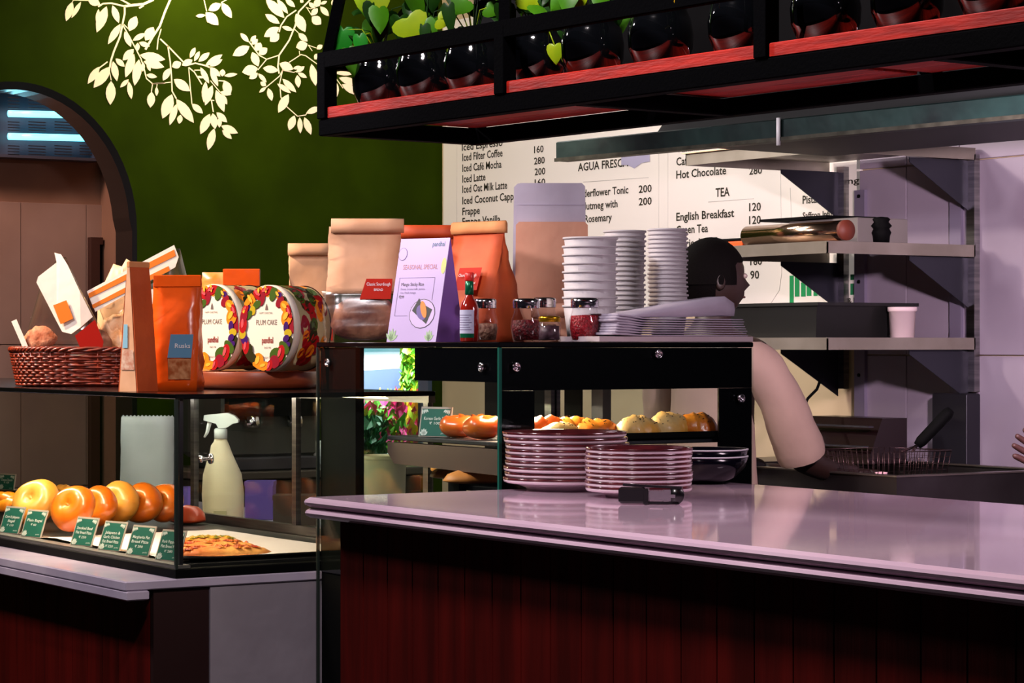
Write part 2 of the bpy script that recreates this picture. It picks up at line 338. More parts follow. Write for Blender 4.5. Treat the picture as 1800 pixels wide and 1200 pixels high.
mb = MB(); prof = [(-1.6, .3), (-1.65, .75), (-1.2, .95), (-.8, 1.3), (.5, 1.33), (1.0, 1.0), (1.6, .85), (1.68, .35)]
mb.prism(prof, 1.3, Matrix.Translation((0, -.6, 0))); mb.build('body', mat('pale_car_paint', 'dfe3ea', .2, coat=.5), car)
for sx in (-1.0, 1.0):
    for sy in (-.6, .68):
        MB().lathe([(.001, -.08), (.3, -.08), (.3, .08), (.001, .08)], n=20, M=Matrix.Translation((sx, sy, .3)) @ Matrix.Rotation(math.pi/2, 4, 'X')).build('wheel', blackm, car)
mb = MB(); mb.prism([(-1.12, .97), (-.78, 1.24), (-.1, 1.27), (-.1, .97)], 1.32, Matrix.Translation((0, -.61, 0))); mb.prism([(0, .97), (0, 1.27), (.5, 1.27), (.85, 1.0)], 1.32, Matrix.Translation((0, -.61, 0)))
mb.build('side_window', mat('tinted_window', '6a78a0', .3), car)
# flowering bushes
leaf_cols = [mat('bush_green', '5fae34', .5), mat('bush_lime', 'b7d63a', .5), mat('bush_dark', '1e5a34', .5)]
def bush(name, label, px, z, py0, py1, rad, cols, n=170):
    X, Y = at(px, z); b0 = hz(py1, z); b1 = hz(py0, z)
    t = thing(name, label, 'bush', (X, Y, .051))
    for nm, m in cols:
        mb = MB()
        for i in range(n):
            a = random.uniform(0, 6.28); r = rad*random.random()**.5; zz = random.uniform(b0, b1)-.05
            c = Vector((r*math.cos(a), r*math.sin(a), zz)); q = Matrix.Translation(c) @ Matrix.Rotation(random.uniform(0, 6.28), 4, 'Z') @ Matrix.Rotation(random.uniform(-1, 1), 4, 'X')
            s_ = random.uniform(.02, .04)
            mb.add([(0, 0, -s_), (s_*.6, .01, 0), (0, 0, s_), (-s_*.6, .01, 0)], [(0, 1, 2, 3)], False, q)
        o = mb.build(nm, m, t); o['kind'] = 'stuff'
    MB().tube([(0, 0, 0), (0, .01, b1-.2)], .012, 6).build('stem', mat('stem_brown', '4a3a22', .8), t)
pink = mat('pink_petals', 'e0408a', .5); yel = mat('yellow_petals', 'f2d23a', .5)
bush('flowering_bush', 'bush with pink and white flowers seen low in the left of the garden window', 660, 11.0, 700, 790, .14, [('foliage', leaf_cols[0]), ('flowers', pink)])
bush('flowering_bush', 'yellow-leaved bush with pink flowers in the right of the garden window', 715, 11.15, 690, 790, .15, [('foliage', leaf_cols[1]), ('flowers', yel), ('petals', pink)], 120)
bush('leafy_bush', 'tall light green bush at the upper right of the garden window', 726, 11.7, 612, 690, .05, [('foliage', leaf_cols[1]), ('leaves', leaf_cols[0])])
bush('leafy_bush', 'dark green bush at the lower left corner of the garden window', 640, 10.6, 735, 800, .1, [('foliage', leaf_cols[2])])

# ---- menu board on the back wall
BY = MY-.012
p0 = wallY(779, 260, BY); p1 = wallY(1512, 300, BY)
menu = thing('menu_board', 'cream wall menu board listing coffees and teas in dark print', 'menu board', (0, 0, 0))
zb = wallY(1297, 549, BY).z
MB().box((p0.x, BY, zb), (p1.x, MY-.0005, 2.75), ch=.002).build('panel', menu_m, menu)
def mt(txt, px0, py, px1, cap, m=ink, bold=0.0):
    o = wallY(px0, py, BY-.0008); e = wallY(px1, py, BY); z = onY(px0, BY)
    text_mesh('menu_text', txt, m, menu, o, (1, 0, 0), (0, 0, 1), cap*1.08*z/F, e.x-o.x, bold=max(bold, .018))
for t in [('Iced Espresso', 812, 265, 884, 12), ('Iced Filter Coffee', 813, 283, 884, 12), ('160', 939, 269, 956, 11), ('Iced Café Mocha', 813, 302, 882, 12), ('280', 939, 289, 958, 11),
          ('Iced Latte', 813, 321, 854, 12), ('200', 940, 308, 959, 11), ('160', 940, 327, 959, 11), ('Iced Oat Milk Latte', 813, 339, 892, 12), ('Iced Coconut Cappuccino', 813, 359, 935, 12), ('Frappe', 813, 378, 844, 12),
          ('Frappe Vanilla', 813, 396, 880, 12), ('AGUA FRESCA', 1016, 301, 1105, 13), ('Elderflower Tonic', 1018, 347, 1105, 12), ('200', 1123, 339, 1146, 12), ('Nutmeg with', 1022, 369, 1086, 12), ('200', 1123, 361, 1146, 12),
          ('Rosemary', 1028, 391, 1076, 12), ('Vanilla Latte', 1189, 268, 1265, 12), ('240', 1317, 259, 1339, 12), ('Café Mocha', 1189, 291, 1256, 13), ('Hot Chocolate', 1189, 314, 1277, 13), ('280', 1317, 307, 1340, 12),
          ('TEA', 1258, 346, 1283, 14), ('English Breakfast', 1189, 388, 1291, 13), ('120', 1317, 371, 1338, 13), ('Green Tea', 1189, 411, 1245, 13), ('120', 1317, 394, 1338, 13), ('Darjeeling Tea', 1189, 435, 1275, 13), ('120', 1317, 418, 1338, 13),
          ('160', 1319, 466, 1340, 12), ('90', 1319, 490, 1335, 13), ('Pistachio', 1411, 358, 1460, 13), ('Saffron Infused', 1411, 384, 1478, 10), ('Cr. Tasting', 1411, 330, 1511, 10)]:
    mt(*t)
lg = mat('logo_green', '178a4e', .5)
mt('pandhal', 1388, 531, 1560, 44, lg, .035) if False else None
o_ = wallY(1388, 529, BY-.0008)
# stencilled slab letters of the logo
def slab(px, w, py0, py1, cut=None, rnd=0):
    a = wallY(px, py1, BY-.0012); b = wallY(px+w, py0, BY-.0012)
    mb = MB(); r = rnd*(b.x-a.x)
    pts = [(a.x, a.z), (b.x, a.z), (b.x, b.z-r), (b.x-r*.3, b.z-r*.3), (b.x-r, b.z), (a.x, b.z)] if rnd else [(a.x, a.z), (b.x, a.z), (b.x, b.z), (a.x, b.z)]
    mb.prism(pts, .001, Matrix.Translation((0, BY-.0015, 0))); mb.build('logo_letter', lg, menu)
for s_ in [(1388, 7, 484, 532), (1397, 8, 484, 521, 0, .6), (1408, 8, 496, 521), (1408, 8, 486, 493), (1418, 8, 484, 520, 0, .5), (1430, 7, 484, 520), (1439, 8, 484, 520, 0, .5), (1451, 8, 484, 519), (1461, 7, 475, 519), (1472, 7, 475, 518), (1481, 8, 484, 518, 0, .5), (1495, 7, 498, 518), (1495, 7, 482, 492), (1503, 8, 480, 518, 0, .4)]:
    slab(*s_)
mt('& DELI', 1491, 535, 1520, 11)
ln = mat('thin_line', 'bdb3ae', .6)
def mline(pts, w=.0022):
    mb = MB(); mb.tube([wallY(a, b, BY-.0006) for a, b in pts], w*.4, 4); mb.build('rule_line', ln, menu)
mline([(803, 255), (803, 400)]); mline([(1158, 270), (1158, 520)]); mline([(1174, 265), (1174, 520)]); mline([(1372, 270), (1374, 480), (1370, 510), (1355, 533), (1335, 541), (1260, 546)]); mline([(1389, 330), (1391, 380), (1398, 395)])
mline([(1025, 320), (1140, 312)]); mline([(1245, 355), (1325, 349)])
pc = MB(); P = [(1092, 262), (1142, 258), (1142, 284), (1128, 286), (1115, 296), (1103, 290), (1092, 290)]
a = [wallY(x, y, BY-.003) for x, y in P]
pc.add(a, [tuple(range(len(a)))]); tag(pc.build('shadow_patch', mat('lilac_shadow', 'a9a2bd', .8)), 'torn-edged lilac shadow patch painted on the menu board beside the agua fresca heading', 'paper')  # flat lilac patch painted for a torn-edged shadow on the board

# ---- insect lamp beyond the arch
LX = FX+.115
zL = onX(100, LX)
il = thing('insect_lamp', 'wall-mounted insect lamp with two glowing blue tubes beyond the arch', 'lamp', (0, 0, 0))
y0 = wallX(-30, 200, LX).y; y1 = wallX(176, 200, LX).y; za, zb_ = wallX(100, 280, LX).z, wallX(100, 158, LX).z
mb = MB(); mb.box((FX+.0125, y0, za), (FX+.02, y1, zb_)); mb.box((FX+.0125, y0, za), (LX, y1, za+.012)); mb.box((FX+.0125, y0, zb_-.01), (LX, y1, zb_)); mb.box((FX+.0125, y1-.008, za), (LX, y1, zb_)); mb.box((FX+.0125, y0, za), (LX, y0+.008, zb_))
lm = mat('lamp_housing', '3a3c4e', .45); mb.build('housing', lm, il)
tb = mat('blue_tube', '6fe8ff', .3, emit=3.2)
for py in (200, 240):
    MB().tube([wallX(15, py-.5, LX-.03), wallX(163, py+3, LX-.03)], .014, 12).build('glowing_tube', tb, il)
for py in [165+i*6 for i in range(5)]+[214+i*5 for i in range(4)]+[256+i*5 for i in range(4)]:
    for a_, b_ in ((14, 34), (50, 80), (96, 126), (140, 162)):
        q = wallX(a_, py, LX-.002); r_ = wallX(b_, py, LX-.002)
        MB().box((LX-.004, q.y, q.z-.002), (LX, r_.y, q.z+.002)).build('grille_bar', mat('grille', '20222e', .4), il)
lamp('insect_lamp_glow', 'AREA', (LX+.01, (y0+y1)/2, (za+zb_)/2), (LX+1, (y0+y1)/2, (za+zb_)/2), 1.2, (.3, .8, 1), .3)
# ================================================================ COUNTERS AND CASES
plank_m = mat('red_brown_plank', '560f0b', .45, col2='3c0a07', scale=4, stretch=(5, 5, .35), bump=.12, spec=.12)
DX, DY = -5.36, 2.53; MZ = .857; CT = 1.30
# ---- display counter (left)
dc = thing('display_counter', 'low display counter on the left with stepped white marble top and red plank front', 'counter', (-6.8, 3.0, 0))
def world_child(mb, name, m, root):
    for i, v in enumerate(mb.v): mb.v[i] = v-root.location
    return mb.build(name, m, root)
fy = 2.40; XL = -8.45
world_child(MB().box((XL, fy, MZ-.023), (DX, 3.85, MZ), ch=.003), 'marble_top', marble_l, dc)
world_child(MB().box((XL, fy+.001, MZ-.046), (DX+.004, fy+.06, MZ-.0235), ch=.003), 'marble_edge', marble_l, dc)
world_child(MB().box((XL, 2.50, .02), (DX-.03, 3.8, MZ-.024)), 'body', mat('dark_core', '1a0f0d', .7), dc)
x = DX-.028; i = 0
while x > -8.3:
    world_child(MB().box((x-.0935, 2.478, .02), (x, 2.50, MZ-.047), ch=.002), 'plank', plank_m, dc); x -= .095
gy = ray(368).y*onX(368, DX-.01)
world_child(MB().box((DX-.03, 2.478, .02), (DX-.012, gy, MZ-.024)), 'end_panel', mat('dark_red_panel', '24090a', .5), dc)
world_child(MB().box((DX-.03, gy+.0005, .02), (DX-.006, 3.8, MZ-.024)), 'grey_end_block', mat('grey_render', '958c96', .85, col2='8a818b', scale=6, bump=.2), dc)
# ---- glass display case on it
gc = thing('display_case', 'long low glass bakery display case with black base on the left counter', 'display case', (-6.8, 2.9, MZ+.0005))
B0 = gc.location.z
BK = 3.26
wc = world_child
wc(MB().box((-8.4, DY, B0), (DX, BK, B0+.022), ch=.002), 'base', blackm, gc)
wc(MB().box((-8.4, DY+.012, B0+.0225), (DX-.012, DY+.045, B0+.03)), 'inner_ledge', mat('grey_ledge', '6c6668', .4), gc)
wc(MB().box((-8.4, DY, CT-.012), (DX, BK, CT), ch=.002), 'top_panel', black, gc)
wc(MB().box((-8.4, DY+.001, B0+.022), (DX-.007, DY+.007, CT-.012)), 'front_glass', pane_d, gc)
wc(MB().box((DX-.007, DY+.001, B0+.022), (DX-.001, BK-.01, CT-.012)), 'side_glass', pane_d, gc)
wc(MB().box((DX-.0068, DY-.0005, B0+.022), (DX+.0006, DY+.0068, CT-.012)), 'glass_edge', pane_edge2, gc)
wc(MB().box((DX-.03, DY+.02, B0+.022), (DX-.02, DY+.03, CT-.012)), 'corner_rod', steel_d, gc)
# back frame
wc(MB().box((-8.4, BK-.02, B0+.022), (DX-.001, BK, B0+.055)), 'back_rail', steel, gc)
wc(MB().box((-8.4, BK-.02, CT-.03), (DX-.001, BK, CT-.012)), 'back_rail', steel, gc)
for px in (342, 521, 748):
    zc = onY(px, BK-.01) if px < 700 else None
    X = ray(px).x*zc if zc else DX-.02
    wc(MB().box((X-.012, BK-.018, B0+.055), (X+.012, BK-.002, CT-.03)), 'back_post', steel, gc)
X0 = ray(342).x*onY(342, BK)
for a, b in ((X0, DX-.03), (-8.38, X0-.03)):
    wc(MB().box((a, BK-.012, B0+.055), (b, BK-.008, CT-.03)), 'sliding_pane', pane_m, gc)
# door knob
kx = wallY(372, 806, BK-.02)
MBk = MB().lathe([(.0, 0), (.006, 0), (.006, .03), (.011, .032), (.011, .04), (.0, .041)], n=14, M=Matrix.Translation(kx) @ Matrix.Rotation(math.pi/2, 4, 'X'))
MBk.lathe([(.0, 0), (.016, 0), (.016, .006), (.0, .007)], n=18, M=Matrix.Translation(kx) @ Matrix.Rotation(math.pi/2, 4, 'X'))
wc(MBk, 'lock_knob', chrome, gc)
FLZ = B0+.030
wc(MB().box((-8.35, DY+.05, B0+.0225), (DX-.04, BK-.03, FLZ-.001)), 'tray', mat('dark_tray', '1c1c1f', .4), gc)
# ---- main counter (right)
CX, CY0, CY1, CZ = -4.40, 2.355, 3.42, 1.11
mc = thing('service_counter', 'tall service counter with glossy lilac double marble slab and dark red planks', 'counter', (-2.6, 2.9, 0))
def slab_poly(z0, z1, x0, y0, x1, y1, r=.02):
    prof = [(z0, r*.6), (z0+(z1-z0)*.25, r*.12), (z0+(z1-z0)*.5, 0), (z0+(z1-z0)*.75, r*.12), (z1, r*.6)]
    rings = []
    for z, i in prof:
        ring = []
        for cx_, cy_, a0 in ((x1, y0, -90), (x1, y1, 0), (x0, y1, 90), (x0, y0, 180)):
            sx = -1 if cx_ == x1 else 1; sy = 1 if cy_ == y0 else -1
            for k in range(5):
                a = math.radians(a0+22.5*k); rr = r-i
                ring.append((cx_+sx*r+rr*math.cos(a), cy_+sy*r+rr*math.sin(a), z))
        rings.append(ring)
    return MB().loft(rings, True, False)
wc(slab_poly(CZ-.02, CZ, CX, CY0, -1.0, CY1), 'marble_slab', marble, mc)
wc(slab_poly(CZ-.0415, CZ-.0215, CX+.002, CY0+.001, -1.0, CY1-.002), 'marble_slab', marble, mc)
wc(MB().box((CX+.09, CY0+.075, .02), (-1.05, CY1-.05, CZ-.042)), 'body', mat('dark_core', ''), mc)
x = CX+.07
while x < -1.1:
    wc(MB().box((x+.001, CY0+.053, .02), (x+.094, CY0+.075, CZ-.042), ch=.002), 'plank', plank_m, mc); x += .095
wc(MB().box((CX+.065, CY0+.075, .02), (CX+.09, CY1-.05, CZ-.042)), 'end_panel', mat('dark_red_panel', ''), mc)
# ---- tall glass case
TX0, TX1, TY0, TY1, TZ = -5.335, -4.50, 2.90, 3.61, 1.425
tc = thing('tall_display_case', 'tall black framed glass display case behind the service counter', 'display case', (-4.9, 3.25, 0))
wc(MB().box((TX0, TY0, TZ-.012), (TX1, TY1, TZ), ch=.002), 'top_panel', black, tc)
wc(MB().box((TX0+.01, TY0+.01, 0), (TX1-.01, TY1-.01, .86)), 'base', blackm, tc)
wc(MB().box((TX0, TY0, .86), (TX1-.007, TY0+.006, TZ-.012)), 'front_glass', pane_m, tc)
wc(MB().box((TX1-.006, TY0+.001, .86), (TX1, TY1, TZ-.012)), 'side_glass', pane_m, tc)
wc(MB().box((TX1-.0065, TY0-.0006, .86), (TX1+.0006, TY0+.0065, TZ-.012)), 'glass_edge', pane_edge, tc)
wc(MB().box((TX0-.0005, TY0-.0005, .0), (TX0+.0055, TY0+.0065, TZ-.012)), 'glass_edge', pane_edge2, tc)
def fx(px): return ray(px).x*onY(px, TY0+.008)
def sy_(px): return ray(px).y*onX(px, TX1-.008)
zf = lambda py, px: hz(py, onY(px, TY0+.008))
zs = lambda py, px: hz(py, onX(px, TX1-.008))
wc(MB().box((fx(565), TY0+.0065, .86), (fx(626), TY0+.03, TZ-.013)), 'black_column', blackm, tc)
wc(MB().box((fx(730), TY0+.0065, zf(670, 800)), (fx(874), TY0+.012, TZ-.013)), 'black_header', black, tc)
# black border of the side
wc(MB().box((TX1-.012, TY0+.008, zs(684, 1100)), (TX1-.0065, TY1, TZ-.013)), 'black_header', black, tc)
wc(MB().box((TX1-.012, TY0+.008, .86), (TX1-.0065, sy_(939), zs(684, 1100)-.0003)), 'black_border', black, tc)
wc(MB().box((TX1-.012, sy_(1263), .86), (TX1-.0065, TY1, zs(684, 1100)-.0003)), 'black_border', black, tc)
# inner posts and back pane
wc(MB().box((TX0, TY1-.03, .86), (TX0+.03, TY1, TZ-.013)), 'back_post', steel, tc)
zq = onY(766, 3.3); wc(MB().box((-5.3, TY1-.03, 1.36), (TX1-.02, TY1, TZ-.013)), 'back_rail', steel_d, tc)
qx = at(975, 6.15); wc(MB().box((qx[0]-.03, TY1-.028, .86), (qx[0]+.02, TY1-.002, 1.36)), 'sliding_door_post', steel_d, tc)
for px, py, s_ in ((577, 637, 'f'), (847, 645, 'f'), (907, 645, 's'), (1157, 622, 's'), (1302, 700, 's')):
    if s_ == 'f': p = wallY(px, py, TY0); Mx = Matrix.Translation(p) @ Matrix.Rotation(math.pi/2, 4, 'X')
    else: p = wallX(px, py, TX1); Mx = Matrix.Translation(p) @ Matrix.Rotation(math.pi/2, 4, 'Y')
    o = wc(MB().lathe([(.0045, .0), (.0105, 0), (.0112, .003), (.009, .006), (.0068, .005), (.006, .0015), (.003, .001), (.003, .005), (0, .0055)], n=18, M=Mx), 'steel_stud', chrome, tc)
SZ = 1.205
for a_, b_, zz_ in ((735, 852, .9), (992, 1021, .9)):
    Yb = TY1-.018; xa, xb = ray(a_).x*onY(a_, Yb), ray(b_).x*onY(b_, Yb)
    if xb < TX1: wc(MB().box((max(xa, TX0+.03), Yb, zz_), (xb, Yb+.006, 1.36)), 'black_back_panel', blackm, tc)
wc(MB().box((ray(680).x*onY(680, 2.96), 2.96, SZ-.014), (TX1-.03, TY1-.06, SZ-.004), ch=.002), 'upper_shelf', steel_d, tc)
sx0 = ray(680).x*onY(680, 2.96)
mb = MB(); mb.add([(sx0, 2.962, SZ-.02), (sx0, 2.962, SZ-.045), (sx0+.03, 2.962, SZ-.07), (TX1-.03, 2.962, SZ-.08), (TX1-.03, 2.962, SZ-.02), (sx0, 2.99, SZ-.02), (sx0, 2.99, SZ-.045), (sx0+.03, 2.99, SZ-.07), (TX1-.03, 2.99, SZ-.08), (TX1-.03, 2.99, SZ-.02)], [(0,1,2,3,4), (9,8,7,6,5), (0,5,6,1), (1,6,7,2), (2,7,8,3), (0,4,9,5)])
wc(mb, 'shelf_bracket', mat('warm_steel', '8a6f66', .4, .7), tc)
LSZ = 1.10
wc(MB().box((fx(757), 2.97, LSZ-.014), (TX1-.03, TY1-.06, LSZ-.002), ch=.002), 'lower_shelf', blackm, tc)
wc(MB().box((fx(757), 2.955, .86), (fx(776), 2.975, SZ-.08)), 'inner_post', blackm, tc)
wc(MB().box((TX0+.01, TY0+.02, .8605), (TX1-.02, TY1-.02, .875)), 'floor_plate', steel_d, tc)

# ---- overhead plant rack
A0 = Vector(at(560, 4.95)+(0,)); ex = Vector((1.85, .115, 0)).normalized(); ang = math.atan2(ex.y, ex.x)
rk = thing('plant_rack', 'black steel hanging rack with red wooden shelf boards above the service counter', 'hanging rack', (A0.x, A0.y, EYE+.421), ang)
LR = 3.0; DR = .40; z0 = 0
def rb(a, b, name='frame_bar', m=frame_m, ch=.002): return MB().box(a, b, ch=ch).build(name, m, rk)
rb((0, 0, 0), (LR, .03, .033)); rb((0, DR-.03, 0), (LR, DR, .033)); rb((0, .03, 0), (.03, DR-.03, .033))
for xx in (.80, 1.66, 2.5): rb((xx, .03, 0), (xx+.03, DR-.03, .03))
PT = .057
xs = [.03, .635, 1.335, 2.1]
ends = [.605, 1.305, 2.07, LR]
pw = [0.0, .098, .195, .292, .372]
for a, b in zip(xs, ends):
    for k in range(4):
        y0_, y1_ = pw[k]+.001, pw[k+1]-.001
        MB().box((a+.002, y0_+.0, .0335), (b-.002, y1_, PT-.0005), ch=.0015).build('shelf_board', wood_red, rk)
for xx in (0, .605, 1.305, 2.07):
    rb((xx, -.0045, .0335), (xx+.029, .026, .16), 'post')
    rb((xx, DR-.028, .0335), (xx+.029, DR, .16), 'post')
rb((0, -.004, .135), (LR, .012, .168), 'guard_rail'); rb((0, DR-.012, .135), (LR, DR, .165), 'guard_rail')
rb((0, .03, .135), (.028, DR-.03, .16), 'guard_rail')
for xx in (0, .605, 1.305, 2.07):
    for yy, s_ in ((0, 1), (DR-.02, -1)):
        q = .12 if xx == 0 else .0
        MB().tube([(xx+.0145, yy+.011, .155), (xx+.0145+q*.15, yy+.011, .2), (xx+.0145+q, yy+.011, .45), (xx+.0145+q, yy+.011, 1.39)], .0145, 4, smooth=False).build('hanger', frame_m, rk)

MB().box((.03, DR-.034, .0575), (LR, DR-.030, .50)).build('back_panel', blackm, rk)
# ---- hood beam and hood
HY = 3.9
hb0 = wallY(977, 283, HY); hzb = EYE+.519
hood = thing('exhaust_hood', 'dark kitchen exhaust hood with stained greenish steel rim above the shelves', 'hood', (hb0.x, HY, hzb), math.radians(5.2))
HL = 3.0
MB().box((0, 0, 0), (HL, .045, .056), ch=.003).build('rim', mat('stained_steel', '1c3432', .45, .6, col2='0c1619', scale=4, bump=.15), hood)
MB().box((0, -.006, -.001), (HL, .0, .009)).build('rim_lip', mat('stained_lip', '46443a', .5, .6, col2='2c2a22', scale=20), hood)
mb = MB(); P = [(0.35, .045, .03), (HL, .045, .03), (HL, .75, .03), (.35, .75, .03)]; Q = [(.6, .25, .5), (HL, .25, .5), (HL, .75, .5), (.6, .75, .5)]
mb.loft([[Vector(p) for p in P], [Vector(p) for p in Q]], True, False); mb.build('canopy', mat('hood_dark', '0d0e11', .6), hood)
MB().box((.6, .25, .5), (1.6, .75, 1.32)).build('duct', mat('hood_dark', ''), hood)
q = wallY(1375, 250, HY-.02); q2 = wallY(1375, 207, HY-.02)
_ = MB().tube([(.905, -.008, -.012), (.905, -.008, .058)], .0055, 8).build('hanging_rod', white, hood); _['label'] = 'short white rod'

# ---- wall shelf in the kitchen
KX0, KX1, KY0 = -6.175, -5.49, 4.68
ks = thing('kitchen_wall_shelf', 'three-tier stainless steel wall shelf with triangular brackets in the kitchen', 'shelf', (KX0, KY0, 1.2))
tops = [EYE+.600, EYE+.303, EYE+.020]
shelf_face = mat('shelf_steel', 'a39a90', .42, .65, col2='8b8378', scale=5)
for zt_ in tops:
    mb = MB(); mb.box((KX0, KY0, zt_-.003), (KX1, MY-.03, zt_)); mb.box((KX0, KY0, zt_-.036), (KX1, KY0+.004, zt_-.003)); mb.box((KX1-.004, KY0, zt_-.036), (KX1, MY-.03, zt_-.003)); mb.box((KX0, KY0, zt_-.036), (KX0+.004, MY-.03, zt_-.003))
    wc(mb, 'shelf_tray', shelf_face, ks)
    for X in (KX0+.05, KX1-.03):
        mb = MB(); g0 = MY-.035; mb.add([(X, g0, zt_-.037), (X, g0-.24, zt_-.037), (X, g0-.24, zt_-.05), (X, g0, zt_-.19), (X+.003, g0, zt_-.037), (X+.003, g0-.24, zt_-.037), (X+.003, g0-.24, zt_-.05), (X+.003, g0, zt_-.19)], [(0,1,2,3), (7,6,5,4), (0,4,5,1), (1,5,6,2), (2,6,7,3), (3,7,4,0)])
        wc(mb, 'bracket', mat('bracket_steel', '3a3a44', .4, .8), ks)
for X in (KX0+.045, KX1-.035):
    wc(MB().box((X, MY-.035, tops[2]-.165), (X+.035, MY-.0125, tops[0]-.02)), 'upright', steel, ks)
for X in (KX0+.12, KX1-.12):
    wc(MB().box((X, MY-.025, tops[2]-.3), (X+.05, MY-.0125, tops[0]-.1)), 'wall_plate', mat('wall_plate_steel', '8a8098', .5, .4), ks)
    for zz in (tops[2]-.12, tops[1]-.1, tops[0]-.12):
        wc(MB().lathe([(0, 0), (.006, 0), (.006, .004), (0, .005)], n=10, M=Matrix.Translation((X+.025, MY-.0255, zz)) @ Matrix.Rotation(math.pi/2, 4, 'X')), 'bolt', blackm, ks)
# wall pipe column right of the fryer
wc_ = thing('steel_column', 'dark steel leg column standing behind the fryer against the tiled wall', 'column', (0, 0, 0))
a = wallY(1655, 700, MY-.03); b = wallY(1716, 700, MY-.03)
MB().box((a.x, MY-.07, .0), (b.x, MY-.0125, tops[2]-.17), ch=.004).build('post', mat('column_steel', '34323a', .4, .7), wc_)
MB().box((a.x-.01, MY-.08, 0), (b.x+.01, MY-.0125, .02)).build('foot', blackm, wc_)
# ---- fryer
fxp = at(1576, 6.75); FXR, FYF = fxp; FZ = hz(836, 6.75)
fr = thing('deep_fryer', 'stainless deep fryer with dark control box below the wall shelf', 'fryer', (FXR, FYF, 0))
FBk = MY-.09-FYF
mb = MB(); mb.box((-1.15, 0, .08), (0, FBk, FZ-.12)); mb.box((-1.15, 0, FZ-.12), (0, .02, FZ-.004)); mb.box((-.02, 0.02, FZ-.12), (0, FBk, FZ-.004)); mb.box((-1.15, FBk-.02, FZ-.12), (0, FBk, FZ-.004)); mb.box((-1.15, .02, FZ-.12), (-.9, FBk-.02, FZ-.004))
mb.build('body', mat('fryer_steel', '4a4547', .3, .9, col2='3b3537', scale=4), fr)
mb = MB(); mb.box((-1.155, -.006, FZ-.004), (.006, .03, FZ)); mb.box((-.03, .03, FZ-.004), (.006, FBk, FZ)); mb.box((-1.155, FBk-.03, FZ-.004), (-.03, FBk, FZ)); mb.build('rim', mat('rim_steel', '7c726c', .3, .9), fr)
for a in (-1.1, -.08):
    for b in (.05, FBk-.1): MB().lathe([(0, 0), (.025, 0), (.025, .08), (0, .081)], c=(a, b, 0), n=10).build('leg', steel_d, fr)
MB().box((-.9, .02, FZ-.09), (-.02, FBk-.02, FZ-.08)).build('oil_well', mat('oil', '120805', .05), fr)
zb1 = hz(735, 7.45); 
X0b = ray(1425).x*onY(1425, MY-.3)-FXR; X1b = ray(1551).x*onY(1551, MY-.3)-FXR; yb = MY-.3-FYF
M_ = Matrix.Identity(4)
mb = MB(); mb.add([(X0b, yb-.06, FZ), (X1b, yb-.06, FZ), (X1b, yb+.1, FZ), (X0b, yb+.1, FZ), (X0b, yb+.0, zb1), (X1b, yb+.0, zb1), (X1b, yb+.1, zb1), (X0b, yb+.1, zb1)], [(0,3,2,1), (4,5,6,7), (0,1,5,4), (1,2,6,5), (2,3,7,6), (3,0,4,7)])
mb.build('control_box', mat('control_black', '17090b', .25), fr)
for k in range(2): MB().box((X0b, yb-.075+.02*k, FZ+.05+.06*k), (X1b, yb-.055+.02*k, FZ+.055+.06*k)).build('panel_ridge', steel_d, fr)
MB().box((X0b-.06, yb-.09, FZ+.002), (X0b+.008, yb-.08, zb1+.0), ch=.002).build('side_plate', mat('side_plate', '8a8691', .35, .7), fr)
for k in (.03, .12): MB().lathe([(0, 0), (.006, 0), (.005, .004), (0, .005)], n=10, M=Matrix.Translation((X0b-.01, yb-.09, FZ+k)) @ Matrix.Rotation(math.pi/2, 4, 'X')).build('screw', chrome, fr)
# frying basket
bx_ = at(1558, 7.02)
bk = thing('frying_basket', 'dark wire frying basket with long black handle resting in the fryer', 'basket', (bx_[0], bx_[1], FZ-.03), 0)
wire = mat('dark_wire', '4a3638', .3, .8)
def rect(w_, d_, z): return [(-w_, -d_, z), (w_, -d_, z), (w_, d_, z), (-w_, d_, z)]
mb = MB()
for k in range(6):
    z = k*.018; s_ = .9+.02*k; mb.tube([Vector(p) for p in rect(.13*s_, .13*s_, z)], .0012 if k < 5 else .003, 4, closed=True)
for i in range(-6, 7):
    t = i/6
    for sx, sy in ((1, 0), (0, 1)):
        for e in (-1, 1):
            if sx: mb.tube([(.117*t, e*.117, 0), (.13*t, e*.13, .09)], .0012, 4)
            else: mb.tube([(e*.117, .117*t, 0), (e*.13, .13*t, .09)], .0012, 4)
    mb.tube([(.117*t, -.117, 0), (.117*t, .117, 0)], .0012, 4)
o = mb.build('wire_mesh', wire, bk); o['kind'] = 'stuff'
hp = Vector((*at(1612, 7.1), hz(783, 7.1)))-bk.location; he = Vector((*at(1672, 7.1), hz(720, 7.1)))-bk.location
b0 = Vector((.11, -.02, .09)); 
mb = MB(); mb.tube([b0+Vector((0, .02, 0)), hp], .004, 6); mb.tube([b0-Vector((0, .02, 0)), hp], .004, 6); mb.build('handle_wire', wire, bk)
MB().tube([hp, hp+(he-hp)*.12, hp+(he-hp)*.9, he], [.012, .017, .018, .012], 8).build('handle', blackm, bk)
ck = Vector((*at(1549, 6.98), hz(822, 6.98)))
tag(MB().lathe([(0, 0), (.014, 0), (.018, .028), (.016, .028), (.013, .003), (0, .003)], c=(*at(1549, 6.95), FZ-.028), n=14).build('sauce_cup', mat('pink_cup', 'd8a8b4', .3)), 'tiny pinkish cup sitting in the wire frying basket', 'cup')
# cable
pts = [Vector((*at(1442, 7.6), hz(668, 7.6))), Vector((*at(1436, 7.58), hz(684, 7.58))), Vector((*at(1420, 7.55), hz(700, 7.55))), Vector((*at(1412, 7.5), hz(718, 7.5))), Vector((*at(1411, 7.45), hz(737, 7.45)))]
tag(MB().tube(pts, .0045, 8).build('power_cable', blackm), 'black cable curving down from the lowest shelf bracket to the fryer box', 'cable')
